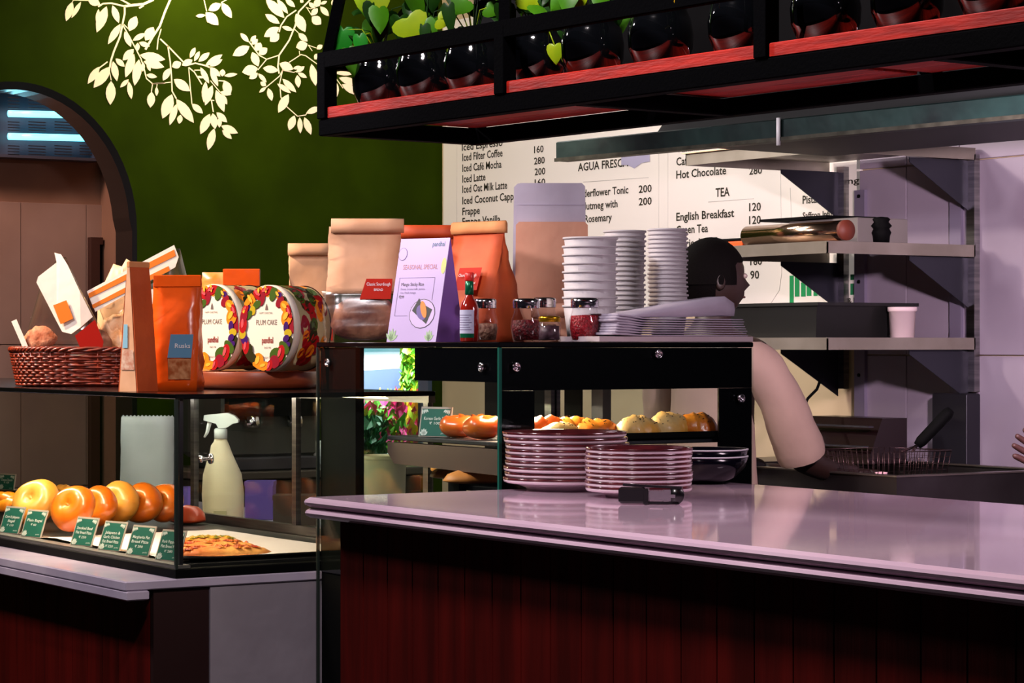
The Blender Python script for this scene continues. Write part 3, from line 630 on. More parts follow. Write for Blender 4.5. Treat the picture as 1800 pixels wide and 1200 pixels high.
# ================================================================ THINGS
def bag_mesh(w, d, h, seed=0, top=.9, taper=1.0, gusset=.35, levels=12, crump=.004, flare=0, t0=0, t1=1):
    rnd = random.Random(seed); rings = []
    for i in range(levels+1):
        t = t0+(t1-t0)*i/levels
        hw = w/2*(1+(taper-1)*t+flare*math.sin(math.pi*t)); hd = max(.003, d/2*(1-max(0, (t-.12)/(top-.12))**1.25)) if t < top else .003
        g = gusset*hw*.25*min(1, t*1.6)*(1 if hd > .004 else 0)
        base = [(-hw, -hd), (-hw*.5, -hd*1.02), (0, -hd*1.04), (hw*.5, -hd*1.02), (hw, -hd), (hw-g*.6, -hd*.45), (hw-g, 0), (hw-g*.6, hd*.45), (hw, hd), (hw*.5, hd), (0, hd), (-hw*.5, hd), (-hw, hd), (-hw+g*.6, hd*.45), (-hw+g, 0), (-hw+g*.6, -hd*.45)]
        c = crump*(1 if 0 < t < 1 else .2)
        rings.append([(x+rnd.uniform(-c, c), y+(rnd.uniform(-c, c) if hd > .004 else 0), t*h) for x, y in base])
    return MB().loft(rings, True, True)
def loc_at(px, z, zz): X, Y = at(px, z); return (X, Y, zz)
def kraft_bag(name, label, px, z, base, w, d, h, m, rz=FACE, seed=1, taper=1.0, roll_m=None, group=None, tin=False, lblrect=None, lbltxt=None):
    t = thing(name, label, 'paper bag', loc_at(px, z, base), rz, group)
    bag_mesh(w, d, h-.02, seed, taper=taper).build('paper_body', m, t)
    wt = w*taper
    rr = []
    for x in (-wt/2-.003, -wt*.2, wt*.2, wt/2+.003):
        rr.append([(x, -.010, h-.034), (x, -.013, h-.022), (x, -.009, h-.003), (x, 0, h), (x, .007, h-.006), (x, .008, h-.03)])
    MB().loft(rr, True, True).build('rolled_top', roll_m or m, t)
    if lblrect:
        x0, x1, a, b = lblrect
        def yy(z_): q = z_/(h-.02); return -(d/2*1.04)*(1-max(0, (q-.12)/.78)**1.25)-.004
        mb = MB(); mb.add([(x0-.006, yy(a), a), (x1, yy(a), a), (x1, yy(b), b), (x0+.004, yy(b), b)], [(0, 1, 2, 3)]); mb.build('red_label', red_lbl, t)
        if lbltxt:
            for k, s_ in enumerate(lbltxt):
                zq = b-(b-a)*(.3+.28*k); text_mesh('label_text', s_, white, t, ((x0+x1)/2, yy(zq)-.0012, zq), (1, 0, 0), (0, (yy(b)-yy(a)), b-a), .009-.002*k, (x1-x0)*(.8-.3*k), 'CENTER')
    return t
TB = TZ+.0006
# --- on the tall case
t = thing('bread_bag', 'large pale kraft bag with red label and clear lower window showing dark bread', 'paper bag', loc_at(641, 6.02, TB), FACE)
w_ = 150*6.02/F; H_ = 217*6.02/F
bag_mesh(w_*.92, .085, H_-.02, 3, taper=.9, t0=.42, t1=1, crump=.002).build('paper_body', kraft_p, t)
bag_mesh(w_*.92, .085, H_-.02, 5, taper=.9, t0=0, t1=.44, crump=.003, flare=.1).build('clear_window', film, t)
rr = []
for x in (-w_*.39, -w_*.1, w_*.2, w_*.46): rr.append([(x, -.010, H_-.036), (x, -.014, H_-.022), (x, -.010, H_-.003), (x, 0, H_), (x, .008, H_-.006), (x, .008, H_-.03)])
MB().loft(rr, True, True).build('rolled_top', kraft_p, t)
mb = MB(); mb.add([(-.010, -.0375, .105), (.066, -.0375, .105), (.070, -.030, .155), (.006, -.030, .155)], [(0,1,2,3)]); mb.build('red_label', red_lbl, t)
text_mesh('label_text', 'Classic Sourdough', white, t, (.036, -.0345, .138), (1, 0, 0), (0, .008, .05), .008, .058, 'CENTER'); text_mesh('label_text', 'BREAD', white, t, (.036, -.0365, .125), (1, 0, 0), (0, .008, .05), .006, .022, 'CENTER')
bread_m = mat('dark_bread', '6b3226', .75, col2='c08a6a', scale=13, bump=.5, bscale=40)
def loaf(name, label, loc, rz, a, b, c, m, tilt=(0, 0), cuts=0, cat='bread', group=None, seed=1, flat_=.3):
    rnd = random.Random(seed); mb = MB(); nl = 14; n = 22; rings = []
    ph = [rnd.uniform(0, 6.28) for _ in range(5)]
    for i in range(nl+1):
        u = -1+2*i/nl; s_ = (1-abs(u)**2.4)**.5 if abs(u) < 1 else .02; s_ = max(s_, .04)
        ring = []
        for j in range(n):
            t_ = 2*math.pi*j/n; y = math.cos(t_)*b*s_; z = math.sin(t_)*c*s_
            k = 1+.05*math.sin(3*t_+ph[0]+u*3)+.04*math.sin(5*u*3+ph[1]+2*t_)
            if cuts and z > 0: k -= .13*max(0, math.cos(cuts*math.pi*u))**6
            z = z*k if z > 0 else z*flat_
            ring.append((u*a, y*k, z+c*flat_))
        rings.append(ring)
    M_ = Matrix.Rotation(tilt[0], 4, 'X') @ Matrix.Rotation(tilt[1], 4, 'Y')
    mb.loft(rings, True, True, M_); o = mb.build(name, m)
    o.location = loc; o.rotation_euler = (0, 0, rz)
    return tag(o, label, cat, group)
X, Y = at(641, 6.02)
o = loaf('bread_loaf', 'dark crusty loaf visible through the clear window of the large kraft bag', (X, Y, TB+.002), FACE, w_*.40, .034, .078, bread_m, flat_=.5)
kraft_bag('kraft_bag', 'pale folded kraft bag, leftmost paper bag, standing behind the plum cake tins', 548, 6.80, CT+.0006, .125, .05, 253*6.80/F, kraft_p, seed=8, lblrect=(.018, .06, .13, .185), lbltxt=['Classic'])
kraft_bag('kraft_bag', 'reddish kraft bag half hidden between the windowed bread bag and the purple tent card', 757, 6.25, TB, .15, .08, 206*6.25/F, kraft_o, seed=12)
tb_ = thing('kraft_bag', 'tall orange-lit kraft bag with creased side and red label behind the sauce bottle', 'paper bag', loc_at(842, 5.98, TB), FACE+math.radians(-38))
h_ = 212*5.98/F
bag_mesh(.17, .14, h_-.015, 21, taper=.92, gusset=.5, levels=14, crump=.003).build('paper_body', mat('warm_lit_kraft_2', 'd9622c', .65, col2='c84c1c', scale=8, bump=.3, bscale=12), tb_)  # orange body colour holds the warm glow through the paper
rr = []
for x in (-.082, -.02, .04, .084): rr.append([(x, -.008, h_-.03), (x, -.011, h_-.02), (x, -.007, h_-.003), (x, 0, h_), (x, .006, h_-.006), (x, .006, h_-.03)])
MB().loft(rr, True, True).build('rolled_top', kraft, tb_)
mb = MB(); mb.add([(-.02, -.072, .125), (.05, -.072, .125), (.05, -.05, .18), (-.02, -.05, .18)], [(0,1,2,3)]); mb.build('red_label', red_lbl, tb_)
text_mesh('label_text', 'Classic Sourdough', white, tb_, (.015, -.064, .158), (1, 0, 0), (0, .022, .055), .008, .055, 'CENTER'); text_mesh('label_text', 'pandhal', white, tb_, (.03, -.069, .14), (1, 0, 0), (0, .022, .055), .006, .025, 'CENTER')
# purple tent card
pz = 5.82; tcx, tcy = at(748, pz)
tent = thing('tent_card', 'lilac folded tent card advertising mango sticky rice', 'card', (tcx, tcy, TB), FACE+math.radians(-33))
pm = mat('lilac_card', 'c9b5e6', .55); pm2 = mat('shaded_card', '8f5fc0', .6)  # darker violet on side and back paints their shade
hh = 182*pz/F; ww = .142; dd = .12
mb = MB(); mb.add([(-ww/2, -dd/2, 0), (ww/2, -dd/2, 0), (ww/2, 0, hh), (-ww/2, 0, hh), (-ww/2, -dd/2+.0015, 0), (ww/2, -dd/2+.0015, 0), (ww/2, .001, hh-.002), (-ww/2, .001, hh-.002)], [(0,1,2,3), (7,6,5,4), (0,4,5,1), (1,5,6,2), (3,2,6,7), (0,3,7,4)]); mb.build('front_face', pm, tent)
mb = MB(); mb.add([(-ww/2, dd/2, 0), (ww/2, dd/2, 0), (ww/2, .001, hh), (-ww/2, .001, hh), (-ww/2, dd/2-.0015, 0), (ww/2, dd/2-.0015, 0), (ww/2, 0, hh-.002), (-ww/2, 0, hh-.002)], [(3,2,1,0), (4,5,6,7), (1,2,6,5), (0,4,7,3), (0,1,5,4)]); mb.build('back_face', pm2, tent)
mb = MB(); mb.add([(ww/2-.0005, -dd/2+.001, 0), (ww/2-.0005, dd/2-.001, 0), (ww/2-.0005, 0, hh-.001), (ww/2-.0015, -dd/2+.001, 0), (ww/2-.0015, dd/2-.001, 0), (ww/2-.0015, 0, hh-.001)], [(0,1,2), (5,4,3), (0,3,4,1)]); mb.build('side_face', pm2, tent)
ud = Vector((0, dd/2, hh)); OL = Vector((-ww/2, -dd/2, 0)); us = ud.normalized()
def tt(txt, u, v, cap, wd, m=ink, al='LEFT'): text_mesh('card_text', txt, m, tent, OL+Vector((u, 0, 0))+us*v, (1, 0, 0), us, cap, wd, al, lift=.0008)
SL = ud.length
tt('pandhal', .095, SL*.92, .012, .035, mat('teal_ink', '1b6a74', .5)); tt('SEASONAL SPECIAL', .018, SL*.70, .012, .1, mat('tan_ink', 'c98a8a', .5))
tt('Mango Sticky Rice', .02, SL*.54, .008, .065); tt('Sweet, coconut milk, jasmine', .02, SL*.50, .005, .07, mat('grey_ink', '7c6f93', .6)); tt('rice, fresh mango', .02, SL*.465, .005, .045, mat('grey_ink', '')); tt('₹299', .018, SL*.42, .007, .014)
def tf(nm, m, pts, lift=.0006): return flat(nm, m, tent, pts, OL, (1, 0, 0), us, lift)
gi = mat('grey_ink', '')
for (u0, v0), (u1, v1) in (((.012, SL*.25), (.013, SL*.62)), ((.012, SL*.617), (.115, SL*.62)), ((.114, SL*.40), (.115, SL*.62)), ((.012, SL*.25), (.05, SL*.253))): tf('card_line', gi, [(u0, v0), (u1, v0), (u1, v1), (u0, v1)])
tf('plate_print', ink, ell(.092, SL*.27, .037, .036), .0006); tf('plate_print', mat('plate_lilac', 'd6c2ee', .5), ell(.092, SL*.27, .0355, .0345), .0009)
tf('rice_print', mat('dark_green_ink', '17231f', .5), [(.062, SL*.3), (.078, SL*.42), (.086, SL*.37), (.12, SL*.31), (.108, SL*.17)], .0012)
tf('rice_print', mat('violet_ink', '6c5aa0', .5), ell(.09, SL*.28, .02, .013, -1.0), .0015); tf('rice_print', mat('orange_ink', 'f0902a', .5), ell(.095, SL*.31, .022, .008, -1.2), .0018)
tf('ring_print', gi, ell(.012, SL*.85, .013, .016)); tf('ring_print', pm, ell(.012, SL*.85, .0118, .0148), .0009)
lf = mat('pale_green_ink', 'a6c79a', .5)
for k in range(5): tf('leaf_print', lf, leafpts(.012, 0.002, .012+.02*math.cos(.5+k*.5), .002+.032*math.sin(.5+k*.5), .008)); tf('leaf_print', lf, leafpts(.12, .002, .12+.015*math.cos(.6+k*.5), .002+.028*math.sin(.6+k*.5), .007))
tf('leaf_print', mat('lime_ink', 'c8d27a', .5), ell(.135, SL*.73, .007, .02))
# sauce bottle
bt = thing('sauce_bottle', 'small hot sauce bottle with red cap, green neck band and white label', 'bottle', loc_at(825, 5.6, TB), FACE)
Hb = 122*5.6/F; r = .0215
sauce = mat('red_sauce', '9c1f14', .12, coat=.5)
MB().lathe([(0, 0), (r-.002, 0), (r, .003), (r, Hb*.48), (r*.85, Hb*.56), (r*.45, Hb*.64), (r*.36, Hb*.68)], n=24).build('body', sauce, bt)
MB().lathe([(r*.42, Hb*.68), (r*.47, Hb*.685), (r*.45, Hb*.87), (r*.4, Hb*.875)], n=20).build('neck_band', mat('green_foil', '0f6b46', .25, .4), bt)
MB().lathe([(0, Hb*.87), (r*.42, Hb*.87), (r*.5, Hb*.89), (r*.5, Hb*.985), (r*.4, Hb), (0, Hb)], n=20).build('cap', mat('red_cap', 'd42a22', .35), bt)
def arc_label(r_, a0, a1, z0_, z1_, n=10): 
    mb = MB(); vs = []; 
    for i in range(n+1):
        a = a0+(a1-a0)*i/n; vs += [(r_*math.cos(a), r_*math.sin(a), z0_), (r_*math.cos(a), r_*math.sin(a), z1_)]
    return mb.add(vs, [(2*i, 2*i+2, 2*i+3, 2*i+1) for i in range(n)], True)
arc_label(r+.0005, math.radians(180), math.radians(300), Hb*.12, Hb*.46).build('label', mat('label_blue_white', 'cfd2ea', .4), bt)
arc_label(r+.0005, math.radians(180), math.radians(300), Hb*.06, Hb*.12).build('label_band', mat('green_foil', ''), bt)
for k in range(7): arc_label(r+.0009, math.radians(192), math.radians(284-8*(k % 3)), Hb*(.17+.035*k), Hb*(.178+.035*k)).build('label_line', gi, bt)
# spice jars
def jar(label, px, z, rr_, H, fill, fm, lidm='chrome', pot=True):
    t = thing('spice_jar', label, 'jar', loc_at(px, z, TB), FACE)
    if pot: prof = [(0, 0), (rr_*.78, 0), (rr_*.86, .004), (rr_, H*.32), (rr_*.97, H*.5), (rr_*.8, H*.68), (rr_*.76, H*.78)]
    else: prof = [(0, 0), (rr_*.95, 0), (rr_, .003), (rr_, H*.68), (rr_*.85, H*.74), (rr_*.85, H*.8)]
    MB().lathe(prof, n=28).build('glass_body', jar_glass, t)
    inner = [(0, .004)]+[(a*.92, max(.005, b)) for a, b in prof[1:] if b < H*fill]+[(rr_*.85, H*fill), (0, H*fill+.002)]
    MB().lathe(inner, n=24).build('contents', fm, t)
    lm_ = chrome if lidm == 'chrome' else mat('gold_lid', 'd9a520', .25, .9)
    rl = rr_*(.86 if pot else .98)
    MB().lathe([(rl, H*.78), (rl*1.02, H*.79), (rl*.99, H*.82), (rl*1.03, H*.84), (rl*.99, H*.87), (rl*1.03, H*.9), (rl*1.0, H*.97), (rl*.9, H), (0, H)], n=28).build('lid', lm_, t)
    return t
flakes = mat('chilli_flakes', 'c2142a', .4, col2='7a0a12', scale=220, bump=.6, bscale=200); dark_fl = mat('dark_flakes', '7e1320', .5, col2='3a0a0c', scale=160, bump=.6, bscale=180)
herb = mat('brown_herbs', '7a4a3a', .6, col2='b08a70', scale=120, bump=.5, bscale=150)
jar('round glass jar of bright red chilli flakes, rightmost of the jars', 1028, 5.6, .037, 77*5.6/F, .6, flakes)
jar('round glass jar of dark red flakes left of the small gold-lidded jar', 925, 5.62, .036, 76*5.62/F, .5, dark_fl)
jar('nearly empty glass jar with steel lid just right of the sauce bottle', 852, 5.78, .033, 76*5.78/F, .42, herb)
jar('glass jar mostly hidden behind the dark flake jar and gold-lidded jar', 957, 5.9, .033, 78*5.9/F, .4, herb)
jar('small straight jar with shiny gold lid holding dark spice', 966, 5.48, .025, 45*5.48/F, .62, mat('dark_spice', '3a2028', .5, col2='59404a', scale=90), 'gold', False)
# stack of flat lilac paper bags, upright
pX, pY = at(970, 6.1)
for k in range(6):
    t = thing('flat_paper_bag', 'upright flat white paper bag, %s' % ['front sheet of the tall bundle behind the jars', 'second sheet of the tall bundle behind the jars', 'third sheet of the tall bundle behind the jars', 'fourth sheet of the tall bundle behind the jars', 'fifth sheet of the tall bundle behind the jars', 'rearmost sheet of the tall bundle behind the jars'][k], 'paper bag', (pX+D.x*(.008*k)-R.x*.002*k, pY+D.y*(.008*k)-R.y*.002*k, TB), FACE, 'upright paper bags behind the jars')
    wv = .185-.002*(k % 3); hv = (.30 if k in (0,) else .395+.002*(k % 2)); wt = wv*(.97 if k == 0 else .93)
    c = .008
    mb = MB(); mb.prism([(-wv/2, 0), (wv/2, 0), (wt/2, hv-c), (wt/2-c, hv), (-wt/2+c, hv), (-wt/2, hv-c)], .005, Matrix.Translation((0, 0, 0))); mb.build('paper_sheet', white_paper if k else mat('peach_paper', 'e2aa8c', .8, bump=.2, col2='da9f82'), t)  # front sheet coloured peach for the warm light on white paper
    if k: MB().box((-wt*.48, -.0012, hv-.055), (wt*.48, -.0002, hv-.053)).build('fold_line', gi if False else mat('fold_shadow', 'b9b0c4', .8), t)
t = kraft_bag('small_paper_bag', 'small folded peach paper bag lying low behind the jars left of the white tubs', 975, 5.98, TB, .11, .04, .095, mat('peach_paper', ''), seed=31)
# cup stacks
def cups(px, z, n, rt, rb_, ch, pitch, what, nm, grp, base=TB):
    X, Y = at(px, z); proto = None
    for k in range(n):
        lab = '%s, %s' % (what, ORD[n-1-k]); lz = base+pitch*k
        dx_, dy_ = random.uniform(-.0012, .0012), random.uniform(-.0012, .0012)
        if proto is None:
            proto = thing(nm, lab, 'cup', (X, Y, lz), 0, grp)
            MB().lathe([(0, .003), (rb_-.002, .003), (rb_, 0), (rt, ch), (rt-.0012, ch), (rb_-.001, .004), (0, .0045)], n=32).build('wall', cup_m, proto)
            MB().lathe([(rt-.001, ch-.003), (rt+.0028, ch-.0025), (rt+.0034, ch), (rt+.0024, ch+.0022), (rt-.001, ch+.001)], n=32).build('rim', cup_m, proto)
        else: dup(proto, (X+dx_, Y+dy_, lz), random.uniform(0, 6), lab)
def hpx(py0, py1, z): return (py1-py0)*z/F
n1 = 9; z1_ = 5.8; hc = .085
cups(1037, z1_, n1, .063, .052, hc, (hpx(418, 600, z1_)-hc)/(n1-1), 'wide white paper tub in the left stack', 'paper_tub', 'wide paper tubs in the left stack')
cups(1097, 6.08, 18, .051, .040, .07, (hpx(406, 600, 6.08)-.07)/17, 'white paper cup in the middle stack', 'paper_cup', 'paper cups in the middle stack')
cups(1174, 5.88, 20, .0455, .036, .07, (hpx(403, 600, 5.88)-.07)/19, 'white paper cup in the right stack beside the dark head', 'paper_cup', 'paper cups in the right stack')
# board and flat paper bags lying on it
EX = -4.575
yA, yB = ray(1142).y*onX(1142, TX1-.004), TY1+.002
tag(MB().box((TX1-.17, yA-.14, TB), (TX1-.004, yB, TB+.0125), ch=.001).build('white_board', mat('warm_white_board', 'cfc0c2', .6, col2='bfb0b4', scale=6)), 'thin white board lying under the flat paper bags', 'board')
zz = TB+.013
for k in range(8):
    th = .0052; y0_ = ray(1080+random.randint(-8, 8)).y*onX(1080, EX+.07); y1_ = ray([1316, 1312, 1314, 1310, 1308, 1304, 1306, 1303][k]).y*onX(1310, EX+.07)
    L_ = (y1_-y0_)/2
    o = MB(); n = 10; rings = []
    for i in range(n+1):
        u = -1+2*i/n; bump_ = .006*max(0, -u-.5)*(1+k*.25); puff = .55+ (1.0 if u < -.75 else 0)*.6
        rings.append([(-.075, u*L_, 0+bump_), (.070, u*L_, 0+bump_), (.0735, u*L_, th*.5*puff+bump_), (.070, u*L_, th*.93*puff+bump_+(.0)), (-.075, u*L_, th*.93*puff+bump_)])
    o.loft(rings, True, True)
    o = o.build('flat_paper_bag', white_paper); o.location = (EX, (y0_+y1_)/2, zz)
    tag(o, 'flat white paper bag lying in the pile beside the cups, %s' % ORD[8-k], 'paper bag', 'flat paper bags lying in the pile'); zz += th+.0002
# top bag with raised crumpled corner
th = .0; L_ = .17; rings = []
for i in range(13):
    u = -1+2*i/12; up = .052*max(0, u+.8)/1.8*(1.0 if u < .9 else .6); lo = up*.12*(u > -.2)*(u+.2)
    rings.append([(-.07, u*L_, lo*.8), (.066, u*L_, lo), (.069, u*L_, lo+.5*(up-lo)), (.066, u*L_, .003+up), (0, u*L_, .004+up*1.0+.003*math.sin(7*u)), (-.07, u*L_, .003+up*.9)])
o = MB().loft(rings, True, True).build('flat_paper_bag', white_paper); o.location = (EX, (y0_+y1_)/2-.012, zz)
tag(o, 'crumpled white paper bag with lifted open mouth, topmost of the lying pile', 'paper bag', 'flat paper bags lying in the pile')

# --- on the display case (left)
CB = CT+.0006
bX, bY = at(166, 7.0)
wk = thing('wicker_basket', 'long oval reddish-brown wicker basket filled with bagged breads', 'basket', (bX, bY, CB), FACE)
wick = mat('wicker', '8a2f16', .4, col2='5a1a0c', scale=60, coat=.3); A_, B_ = .228, .125; Hk = .105
ns = 40
def bas(t_, z): f = .93+.09*z/Hk; return (A_*f*abs(math.cos(t_))**.62*(1 if math.cos(t_) > 0 else -1), B_*f*abs(math.sin(t_))**.62*(1 if math.sin(t_) > 0 else -1))
mb = MB()
for k in range(12):
    z = .007+k*.0078; pts = []
    for i in range(ns*4):
        t_ = 2*math.pi*i/(ns*4); x, y = bas(t_, z); w = .0035*math.sin(ns*t_/1.0*1+k*math.pi); l = math.hypot(x, y); pts.append((x+x/l*w, y+y/l*w, z+.0012*math.sin(2.3*k+3*t_)))
    mb.tube(pts, .0042, 5, closed=True)
o = mb.build('weave', wick, wk); o['kind'] = 'stuff'
mb = MB()
for i in range(ns): 
    t_ = 2*math.pi*(i+.25)/ns; mb.tube([(*bas(t_, 0), .002), (*bas(t_, Hk), Hk-.004)], .003, 5)
o = mb.build('stakes', wick, wk); o['kind'] = 'stuff'
mb = MB()
for s_ in (0, math.pi*2/3, math.pi*4/3):
    pts = []
    for i in range(160):
        t_ = 2*math.pi*i/160; x, y = bas(t_, Hk); l = math.hypot(x, y); a = 26*t_+s_; pts.append((x+x/l*.005*math.cos(a), y+y/l*.005*math.cos(a), Hk+.005*math.sin(a)))
    mb.tube(pts, .0045, 5, closed=True)
mb.build('braided_rim', wick, wk)
MB().lathe([(0, 0), (1, 0), (1, .006), (0, .006)], n=40, M=Matrix.Diagonal((A_*.9, B_*.9, 1, 1))).build('bottom', wick, wk)
crust = mat('seeded_crust', 'a8542c', .7, col2='e0a080', scale=30, bump=.6, bscale=60); crust2 = mat('pale_crust', 'e29a5c', .7, col2='f4d8b8', scale=12, bump=.5)
def bpos(dx, dy, z): return (bX+R.x*dx+D.x*dy, bY+R.y*dx+D.y*dy, CB+z)
loaf('bread_loaf', 'seeded brown loaf inside the clear bag at the left end of the basket', bpos(-.142, -.02, .10), FACE, .055, .033, .055, crust, (0, -.5), seed=4)
loaf('bread_loaf', 'pale crusty loaf inside the tilted striped bag in the basket', bpos(.12, .0, .10), FACE-.1, .10, .042, .095, crust2, (0, -.45), cuts=3, seed=5)
loaf('bread_loaf', 'dark red-brown bread lying low in the basket between the bags', bpos(.01, -.02, .095), FACE, .05, .03, .05, bread_m, seed=9)
hot = mat('bright_white_card', 'f2e6da', .6, bump=.1); op = mat('orange_print', 'e87a1e', .45); red_film = mat('red_film', 'a01a10', .3, coat=.4)
BZ = 6.98
def lp_(px, py, z=BZ): return ((px-166)*z/F, (HOR-py)*z/F+EYE-CB)
def puffy(outline, depth, y0=0):
    pts = [lp_(*p) for p in outline]; cx_ = sum(p[0] for p in pts)/len(pts); cz_ = sum(p[1] for p in pts)/len(pts); dn = []
    for i in range(len(pts)):
        a, b = pts[i], pts[(i+1) % len(pts)]; dn += [a, ((2*a[0]+b[0])/3, (2*a[1]+b[1])/3), ((a[0]+2*b[0])/3, (a[1]+2*b[1])/3)]
    rnd = random.Random(len(outline)*7+int(depth*1000)); rings = []
    for s_, d_ in ((.3, -1), (.6, -.93), (.85, -.7), (.96, -.3), (1, 0), (.96, .3), (.85, .7), (.6, .93), (.3, 1)):
        rings.append([(cx_+(x-cx_)*s_, y0+d_*depth/2+rnd.uniform(-.004, .004)*(s_ < 1), cz_+(z_-cz_)*s_) for x, z_ in dn])
    return MB().loft(rings, True, True)
def sheet(nm, m, t, outline, y, th=.0015, bend=0):
    pts = [lp_(*p) for p in outline]; n = len(pts)
    vs = [(x, y+bend*math.sin(x*40), z) for x, z in pts]+[(x, y+th+bend*math.sin(x*40), z) for x, z in pts]
    MB().add(vs, [tuple(range(n)), tuple(range(2*n-1, n-1, -1))]+[(i, n+i, n+(i+1) % n, (i+1) % n) for i in range(n)]).build(nm, m, t)
t = thing('clear_bread_bag', 'clear bread bag with large blank white card at the left end of the basket', 'bread bag', (bX, bY, CB), FACE)
puffy([(46, 612), (52, 575), (76, 492), (104, 452), (118, 452), (150, 520), (190, 598), (192, 622), (120, 640), (60, 640)], .085, -.02).build('film_body', film, t)
sheet('white_card', hot, t, [(117, 583), (107, 565), (72, 497), (75, 487), (107, 462), (103, 445), (115, 448), (127, 467), (148, 512), (170, 557), (150, 575), (133, 587)], -.07, bend=.004)
sheet('orange_emblem', op, t, [(115, 570), (102, 537), (125, 528), (137, 560)], -.0765)
sheet('side_strip', hot, t, [(48, 613), (27, 565), (36, 561), (58, 613)], -.06)
sheet('red_panel', red_film, t, [(150, 612), (140, 590), (175, 562), (190, 600), (188, 612)], -.078)
t = thing('folded_bread_bag', 'folded cream paper bag standing rearmost in the basket', 'bread bag', (bX+D.x*.05, bY+D.y*.05, CB), FACE)
puffy([(160, 620), (162, 520), (190, 461), (205, 466), (213, 452), (231, 463), (231, 560), (225, 620)], .04, .045).build('paper_body', mat('cream_film', 'e8c8a0', .5), t)
t = thing('striped_bread_bag', 'clear bread bag with orange and white striped header tilted in the basket', 'bread bag', (bX+D.x*.01, bY+D.y*.01, CB), FACE)
puffy([(196, 616), (180, 560), (168, 528), (306, 436), (316, 436), (332, 500), (330, 560), (300, 625), (230, 640)], .10, .0).build('film_body', film, t)
sheet('striped_header', hot, t, [(164, 530), (157, 512), (310, 431), (318, 452), (312, 470), (172, 548)], -.052)
sheet('orange_stripe', op, t, [(161, 524), (160, 516), (310, 439), (313, 450)], -.0535)
sheet('orange_stripe', op, t, [(168, 542), (166, 536), (235, 500), (300, 468), (303, 476), (238, 508)], -.0535)
sheet('white_label', hot, t, [(240, 546), (238, 512), (277, 508), (280, 532)], -.055)
sheet('orange_panel', mat('glow_orange', 'f08a2a', .4), t, [(258, 604), (255, 562), (292, 556), (300, 604)], -.055)
# tall kraft pouch seen from its side
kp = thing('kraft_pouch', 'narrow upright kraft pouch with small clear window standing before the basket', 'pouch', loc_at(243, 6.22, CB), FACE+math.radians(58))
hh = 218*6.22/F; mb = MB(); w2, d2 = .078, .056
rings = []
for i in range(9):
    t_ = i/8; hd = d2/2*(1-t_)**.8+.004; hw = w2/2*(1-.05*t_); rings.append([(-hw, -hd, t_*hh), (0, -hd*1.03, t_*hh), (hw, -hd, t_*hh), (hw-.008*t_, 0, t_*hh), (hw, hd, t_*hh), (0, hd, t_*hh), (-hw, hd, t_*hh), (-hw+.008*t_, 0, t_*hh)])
mb.loft(rings, True, False); mb.build('pouch_body', mat('shaded_kraft', 'c8561f', .65, col2='b84a18', scale=9, bump=.3), kp)  # deep orange body colour holds the shade of the unlit faces
mb = MB(); mb.add([(-w2/2-.001, -d2*.50, .0), (-w2/2-.001, d2*.50, .0), (-w2/2*.95-.001, .004, hh), (-w2/2*.95-.001, -.004, hh)], [(0,1,2,3)]); mb.build('lit_strip', kraft_p, kp)  # pale strip paints the light falling on the narrow face
MB().box((-w2/2, -.005, hh-.002), (w2/2, .005, hh+.014), ch=.002).build('sealed_top', kraft, kp)
mb = MB(); mb.add([(-w2/2-.002, -d2*.40, .055), (-w2/2-.002, d2*.40, .055), (-w2/2-.002, d2*.32, .105), (-w2/2-.002, -d2*.32, .105)], [(0,1,2,3)]); mb.build('clear_window', mat('nuts_window', 'c98a72', .25, col2='e8cdb8', scale=60), kp)
mb = MB(); mb.add([(-w2/2-.002, 0, .11), (-w2/2-.002, d2*.30, .11), (-w2/2-.002, d2*.22, .17), (-w2/2-.002, 0, .17)], [(0,1,2,3)]); mb.build('blue_label', mat('blue_label', '8fc4dc', .4), kp)
# orange pouch
opz = 6.3
op_ = thing('orange_pouch', 'glossy orange stand-up pouch with blue label left of the plum cake tins', 'pouch', loc_at(312, opz, CB), FACE+math.radians(-8))
hh = 203*opz/F; orange = mat('orange_film', 'e8570f', .28, bump=.35, bscale=18, coat=.4)
mb = bag_mesh(.118, .075, hh, 51, top=.88, taper=1.06, gusset=.05, crump=.003); mb.build('pouch_body', orange, op_)
MB().box((-.0625, -.005, hh-.03), (.0625, .004, hh+.0), ch=.001).build('sealed_top', orange, op_)
mb = MB(); mb.add([(-.015, -.0415, .085), (.048, -.0415, .085), (.052, -.0355, .145), (-.008, -.0355, .145)], [(0,1,2,3)]); mb.build('blue_label', mat('blue_label_2', '5d8fb4', .35), op_)
text_mesh('label_text', 'Rusks', white, op_, (.025, -.0412, .11), (1, 0, 0), (0, .006, .06), .012, .04, 'CENTER')
mb = MB(); mb.add([(-.012, -.0425, .03), (.046, -.0425, .03), (.048, -.0418, .083), (-.014, -.0418, .083)], [(0,1,2,3)]); mb.build('clear_window', mat('window_contents', 'a85a30', .2, col2='d89a6a', scale=50), op_)
t = thing('orange_bread_bag', 'orange bag with folded header lying behind the plum cake tins', 'bread bag', loc_at(405, 6.98, CB), FACE)
hh = 200*6.98/F; bag_mesh(.16, .09, hh, 55, top=.9, crump=.004, gusset=.1).build('bag_body', mat('amber_film', 'e8862a', .3, col2='f4c890', scale=9, coat=.3), t)
MB().box((-.02, -.012, hh-.04), (.085, .004, hh+.01), ch=.002).build('orange_header', orange, t)
